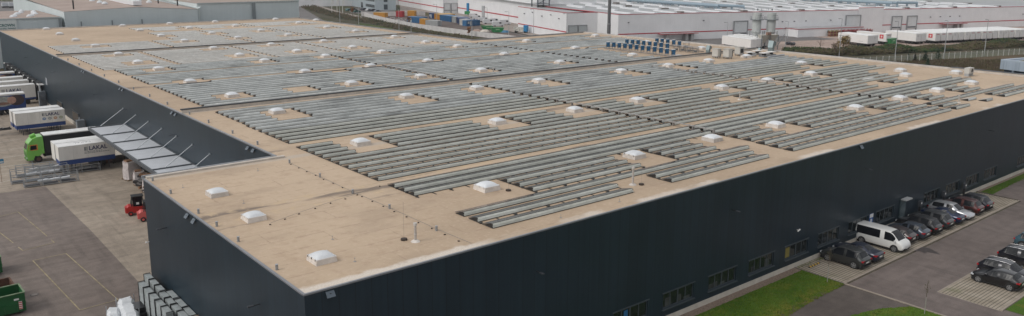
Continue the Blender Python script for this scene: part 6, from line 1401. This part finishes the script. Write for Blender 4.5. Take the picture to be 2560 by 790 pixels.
# far white structure behind, distant road things top left
t = thing('distant_tank_hall', 'pale corrugated hall with vertical panels at the top left', 'hall', (0,0,0)); qa, qb = at(80,13,G), at(163,12,G); mb = MB(); mb.box(qa[0],qb[0],qa[1],qa[1]+30,-.3,13); mb.build('wall', cladding('corrugated_pale', (.50,.55,.58), (.56,.61,.64), pitch=3.4, rough=.5, joint=.4), t); mb = MB(); mb.box(qa[0]-.2,qb[0]+.2,qa[1]-.2,qa[1]+30.2,13.01,13.3); mb.build('roof', FRF, t)
for i in range(4):
    t = thing('distant_lorry', f'pale distant lorry behind the CROWN building, {ordn(i+1)} from the left', 'lorry', (*at((6,24,44,62)[i],20.5,G),G), R(3*i), 'distant lorries at the top left'); mb = MB(); mb.box(0,5.0,0,2.5,1.1,3.2); mb.build('box', mat('far_white', (.52,.54,.56), .5), t); mb = MB(); mb.box(0,4.8,.1,2.4,.3,1.09); mb.build('chassis', BLACK, t)
lay('lorry_park', [(-120,4),(70,0),(80,22),(100,40),(-120,44)], ASF, .05)
lay('left_meadow', [(-200,-40),(120,-40),(70,2),(-200,6)], GRM2, .06)
# ---- office block 900..990
ob = thing('office_block', 'pale blue-grey office block with dark window strips in the distance', 'office building', (0,0,0)); p0 = at(897,18,G); p1 = at(938,26,G); p2 = at(990,26,G)
OW = mat('office_cladding', (.33,.38,.41), .6, 0, .05, .2); OG = mat('office_glass', (.05,.065,.075), .2)
dd = Vector((p2[0]-p1[0],p2[1]-p1[1])); ee = Vector((p0[0]-p1[0],p0[1]-p1[1])); p3 = (p2[0]+ee.x*1.5,p2[1]+ee.y*1.5); p0b = (p1[0]+ee.x*1.5,p1[1]+ee.y*1.5)
mb = MB(); mb.prism([p1,p2,p3,p0b], G, 14); mb.build('wall', OW, ob)
def wnd(a, b_, f0, f1, z0_, z1_):
    a = Vector((a[0],a[1])); b_ = Vector((b_[0],b_[1])); n = Vector(((b_-a).y, -(b_-a).x)).normalized()*.12; c = a+(b_-a)*f0+n; d = a+(b_-a)*f1+n; mb = MB(); mb.quad((c.x,c.y,z0_),(d.x,d.y,z0_),(d.x,d.y,z1_),(c.x,c.y,z1_)); mb.build('window', OG, ob)
e0 = (p1[0]+ee.x,p1[1]+ee.y)
for z in (.8,4.4,8.0): wnd(e0, p1, .45, .98, z+.3, z+2.0)
wnd(e0,p1,.15,.28,0,3.2)
for z in (.2,4.6,9): wnd(p1, p2, .42, .60, z, z+3)
# ---- white concrete wall by the containers
wp = [at(904,39,G), at(960,54,G), at(1040,70.5,G), at(1110,80.5,G), at(1160,87.5,G), at(1225,95.5,G), at(1290,104,G)]
cw = MB()
for a, b_ in zip(wp, wp[1:]):
    d = Vector((b_[0]-a[0],b_[1]-a[1])); L = d.length; d.normalize(); n = Vector((-d.y,d.x))*.12; k_ = int(L/3)+1
    for k in range(k_):
        s = Vector(a)+d*(L*k/k_); e = Vector(a)+d*(L*(k+1)/k_-.08); cw.prism([(s.x-n.x,s.y-n.y),(e.x-n.x,e.y-n.y),(e.x+n.x,e.y+n.y),(s.x+n.x,s.y+n.y)], G, G+2.0)
tag(cw.build('concrete_wall', mat('wall_white', (.55,.53,.52), .7, 0, .12, .5)), 'low white concrete wall in front of the site containers', 'wall')
a, b_ = at(904,41,G), at(1063,39.5,G); cw = MB(); d = Vector((b_[0]-a[0],b_[1]-a[1])); n = Vector((-d.y,d.x)).normalized()*.12; cw.prism([(a[0]-n.x,a[1]-n.y),(b_[0]-n.x,b_[1]-n.y),(b_[0]+n.x,b_[1]+n.y),(a[0]+n.x,a[1]+n.y)], G, G+2.3)
tag(cw.build('boundary_wall', MATS['wall_white']), 'low white wall behind the yellow and red containers', 'wall')
# ---- containers
def cont(pl_, pr_, lab, c, H=2.6, D=2.5, win=False, door=True):
    a = at(*pl_, G); b_ = at(*pr_, G); d = Vector((b_[0]-a[0],b_[1]-a[1])); L = d.length; rz = math.atan2(d.y,d.x)
    t = thing('site_container', lab, 'container', (a[0],a[1],G+.1), rz, 'site containers in the dirt yard')
    cm = mat('container_'+c[0], c[1], .5, 0, .12, 1); mb = MB(); nn = max(4,int(L/.5)); prf = []
    for k in range(nn): x0 = L*k/nn; q = L/nn; prf += [(x0,0),(x0+q*.5,0),(x0+q*.5,.07),(x0+q*.95,.07)]
    prf += [(L,0),(L,D),(0,D)]; mb.prism(prf, 0.1, H-.1); mb.build('shell', cm, t)
    mb = MB(); mb.box(-.05,L+.05,-.05,D+.05,H-.099,H); mb.build('roof', mat('container_roof_'+c[0], tuple(min(.5,q*1.1+.05) for q in c[1]), .6, 0, .1, 1), t)
    mb = MB(); mb.box(-.04,L+.04,-.04,D+.04,0,.099); [mb.box(x-.06,x+.06,-.03,-.001,.1,H-.1) for x in (0,L)]; mb.build('frame', cm, t)
    if win: mb = MB(); mb.box(L*.1,L*.1+.9,-.06,-.01,1.0,2.0); mb.box(L*.1+1.2,L*.1+2.0,-.06,-.01,.2,2.1); mb.build('window', mat('cont_window', (.45,.47,.48), .4), t)
    return t
BL_ = ('blue',(.02,.11,.24)); OR_ = ('orange',(.48,.23,.03)); GY_ = ('grey',(.33,.34,.34)); RD_ = ('red',(.35,.025,.035)); DB_ = ('dark_blue',(.02,.05,.13)); WT_ = ('white',(.50,.48,.45))
cont((934,44),(962,45.5),'long orange container behind the white wall, leftmost',OR_); cont((990,42.5),(1006,43),'red container between two orange ones',RD_,3.0); cont((1019,41),(1036,41.5),'square orange container right of the red one',OR_,3.0)
cont((1018,56),(1054,58.5),'large blue container with two white windows before the rest',BL_,2.7,win=True,D=4); cont((1049,61),(1063,63),'orange and white container beside the grey box',OR_); cont((1064,64),(1094,66),'grey container in front of the orange one',GY_,2.4,D=3)
cont((1073,46),(1085,47.5),'dark blue office cabin with white window panes',DB_,2.8,win=True); cont((1086,47.5),(1099,50.5),'yellow orange container right of the dark blue cabin',OR_,2.7,D=8); cont((1100,51),(1127,55.5),'blue container block in the middle of the container row',BL_,2.7,D=5); cont((1127,55),(1140,57.5),'light grey container end beside the blue block',GY_,2.7,D=5); cont((1141,57),(1148,61.5),'dark blue container behind the white framed one',DB_,2.8,D=5); cont((1149,63.5),(1165,65),'white framed blue container nearest the dirt yard',WT_,2.8,D=4); cont((1166,66),(1200,64),'blue container at the right end of the row',BL_,2.5,D=3,win=True)
def van(px0, rz, lab, kind='van', c=WHITE):
    x, y = at(*px0, G); return make_small(x, y, rz, lab, kind, c)
def make_small(x, y, rz, lab, kind, c):
    t = thing('panel_van' if kind == 'van' else 'far_car', lab, 'van' if kind == 'van' else 'car', (x,y,G), rz, 'vans and cars at the building site' if kind == 'van' else 'cars in the far car park')
    pr = [(-2.7,.4),(-2.7,2.1),(-2.4,2.35),(1.2,2.35),(1.9,1.45),(2.7,1.15),(2.75,.4)] if kind == 'van' else [(-2.2,.3),(-2.25,.85),(-1.7,1.0),(-1.2,1.45),(.5,1.48),(1.2,.98),(2.1,.82),(2.2,.3)]
    n = len(pr); mb = MB(); mb.add([(a,-.93,b_) for a,b_ in pr]+[(a,.93,b_) for a,b_ in pr], [tuple(range(n)), tuple(range(2*n-1,n-1,-1))]+[(i,(i+1)%n,(i+1)%n+n,i+n) for i in range(n)]); fixn(mb.build('body', c, t))
    mb = MB()
    if kind == 'van': mb.add([(1.3,-.8,2.2),(1.3,.8,2.2),(1.88,.8,1.5),(1.88,-.8,1.5)], [(0,1,2,3)]); mb.v = [(a+.04,b_,z+.03) for a,b_,z in mb.v]; [mb.box(.4,1.35,s_*.94-.005,s_*.94+.005,1.4,2.0) for s_ in (-1,1)]
    else: [mb.box(-1.2,.6,s_*.935-.005,s_*.935+.005,.98,1.38) for s_ in (-1,1)]; mb.quad((.55,-.75,1.44),(.55,.75,1.44),(1.18,.75,1.02),(1.18,-.75,1.02)); mb.v = [(a+.0,b_,z+.015) for a,b_,z in mb.v]
    mb.build('windows', GLASS, t)
    for a in (-1.6,1.65) if kind == 'van' else (-1.35,1.35): mb = MB(); mb.cyl((a,-.96,.34),(a,-.7,.34),.34,12); mb.cyl((a,.7,.34),(a,.96,.34),.34,12); mb.build('wheel', RUBBER, t)
    return t
VN = mat('van_white', (.62,.63,.65), .4, coat=.4)
for i,(p, rz, lab) in enumerate(((((1245,66.5)),-25,'white van nearest the green skips'),((1262,62),-25,'white van right of the nearest one, by the wall'),((1222,60),-25,'white van in the middle of the parked vans'),((1236,58),-28,'white van parked behind the middle one'),((1210,55),-25,'white van left of the parked group'),((1193,49.5),-30,'white minibus at the left end of the vans'),((1186,45),-30,'pale van beside the blue crane machine'))): van(p, R(rz), lab, 'van', VN)
PK = [mat('far_car_teal', (.05,.13,.13), .3), mat('far_car_dark', (.03,.035,.045), .3), mat('far_car_silver', (.42,.43,.44), .3, .3), mat('far_car_green', (.02,.09,.07), .3), mat('far_car_grey', (.15,.17,.19), .3)]
for i,(p,rz,c,lab) in enumerate(((((873,27.5)),10,0,'teal car in the far car park, leftmost'),((883,26.5),10,1,'dark car right of the teal one in the far car park'),((892,31.5),0,3,'green car nearest in the far car park'),((910,26),20,1,'dark car behind the silver one in the far car park'),((922,28),15,2,'silver car in the far car park'),((932,28),15,1,'dark car right of the silver one in the far car park'),((944,31.5),0,4,'grey car at the right end of the far car park'))): van(p, R(rz), lab, 'car', PK[c])
x, y = at(1300,82,G); t = thing('work_platform', 'white lifting platform with a blue cabin at the annex wall', 'lift', (x,y,G), R(-65)); mb = MB(); mb.box(-2.5,2,-.9,.9,.7,2.3); mb.build('body', mat('lift_cream', (.45,.44,.40), .6, 0, .4, 1.5), t); mb = MB(); mb.box(2.01,3.4,-1,1,.6,3.2); mb.build('cabin', mat('lift_blue', (.02,.20,.42), .4), t); mb = MB(); [mb.cyl((a,-1,.45),(a,1,.45),.45,12) for a in (-1.6,2.6)]; mb.build('wheel', RUBBER, t)
x, y = at(1172,38,G); t = thing('site_crane', 'blue and green crane machine at the tall hall wall', 'machine', (x,y,G), R(-60)); mb = MB(); mb.box(-2,2,-1.2,1.2,.5,2.2); mb.build('base', mat('skip_bright_green', (.02,.20,.06), .5), t); mb = MB(); mb.box(-1,.2,-.8,.8,2.21,6.5); mb.cyl((0,0,5),(4,0,7),.2,6); mb.build('tower', mat('lift_blue', (.02,.20,.42), .4), t)
for i,(a,b_,c) in enumerate(((1192,78.5,(.33,.24,.20)),(1212,79,(.55,.50,.44)),(1262,81,(.06,.18,.30)))):
    x, y = at(a,b_,G); t = tag(MB().cyl((0,0,0),(0,0,.8),2.2,10,r1=1.2).build('material_heap', mat(f'heap_{i}', c, .8, 0, .3, 1)), ['brown heap of sand behind the white wall','pale heap of sand behind the white wall','small blue covered heap right of the green skips'][i], 'heap'); t.location = (x,y,G)
rg = random.Random(30); mb = MB()
for _ in range(160):
    a = rg.uniform(965,1012); b_ = 44+rg.uniform(0,9)+(a-965)*.12; x, y = at(a,b_,G); q = rg.uniform(.2,1.0); mb.box(x,x+q,y,y+q*1.4,G,G+rg.uniform(.2,.9),rg.randrange(3),rg.uniform(0,3))
o = mb.build('building_material', [mat('junk_pink', (.30,.20,.18), .7), mat('junk_dark', (.07,.06,.06), .7), mat('junk_pale', (.42,.40,.39), .7)]); tag(o, 'scattered building materials between the containers', 'building material'); o['kind'] = 'stuff'
# fields and a distant farm building at the top right
x, y = at(2468, 10, G); t = thing('distant_silo_hall', 'pale distant hall with a dark car beside it at the top right', 'hall', (x,y,G), R(-13)); mb = MB(); mb.box(0,34,0,14,-2,16); mb.build('wall', mat('far_hall', (.50,.50,.49), .6), t); mb = MB(); mb.box(8,10,-.2,-.02,0,14); mb.build('door', mat('far_door', (.33,.36,.36), .6), t)
lay('plough_field', [(2200,-40),(2700,-30),(2700,19),(2330,22),(2240,6)], grassmat('plough', (.16,.115,.085), (.19,.14,.105), (.15,.12,.09), .01), .02)
lay('tree_line_ground', [(2400,-50),(2700,-48),(2700,-5),(2500,-3)], LF['dark'], .05)

# ---- haze
hz = MB().box(-3050,3050,-3050,3050,-2.4,36).build('haze', bpy.data.materials.new('haze_air')); hz['kind'] = 'stuff'; hz['label'] = 'thin grey autumn haze over the whole industrial estate'; hz['category'] = 'haze'
hm = hz.data.materials[0]; hm.use_nodes = True; nt = hm.node_tree; nt.nodes.clear(); ou = nt.nodes.new('ShaderNodeOutputMaterial'); pv = nt.nodes.new('ShaderNodeVolumePrincipled')
pv.inputs['Color'].default_value = (.92,.94,1,1); pv.inputs['Density'].default_value = .00012; nt.links.new(pv.outputs[0], ou.inputs['Volume'])
# ---- every separate wheel, leg, pillar ... becomes a part of its own
def split_parts(names):
    cache = {}
    for o in list(bpy.data.objects):
        base = o.name.split('.')[0]
        if o.type != 'MESH' or base not in names: continue
        me = o.data; key = me.name
        if key not in cache:
            par = list(range(len(me.vertices)))
            def find(a):
                while par[a] != a: par[a] = par[par[a]]; a = par[a]
                return a
            for p in me.polygons:
                v0 = find(p.vertices[0])
                for v in p.vertices[1:]: par[find(v)] = v0
            grp = {}
            for p in me.polygons: grp.setdefault(find(p.vertices[0]), []).append(p)
            out = []
            if len(grp) > 1:
                for ps in grp.values():
                    used = sorted(set(v for p in ps for v in p.vertices)); mp = {a: k for k, a in enumerate(used)}
                    m2 = bpy.data.meshes.new(names[base]); m2.from_pydata([me.vertices[a].co[:] for a in used], [], [tuple(mp[v] for v in p.vertices) for p in ps])
                    for q in me.materials: m2.materials.append(q)
                    m2.polygons.foreach_set('material_index', [p.material_index for p in ps]); m2.update(); out.append(m2)
            cache[key] = out
        out = cache[key]
        if not out: continue
        o.data = out[0]; o.name = names[base]
        for m2 in out[1:]:
            n = bpy.data.objects.new(names[base], m2); COL.objects.link(n); n.parent = o.parent; n.location = o.location; n.rotation_euler = o.rotation_euler; n.scale = o.scale
split_parts({'wheel':'wheel','downpipe':'downpipe','flue':'flue','pillar':'pillar','legs':'leg','feet':'foot','roller':'roller','fork':'fork','cabinet':'cabinet','lock_bar':'lock_bar','side_pad':'side_pad','mast':'mast_rail','funnel':'funnel'})
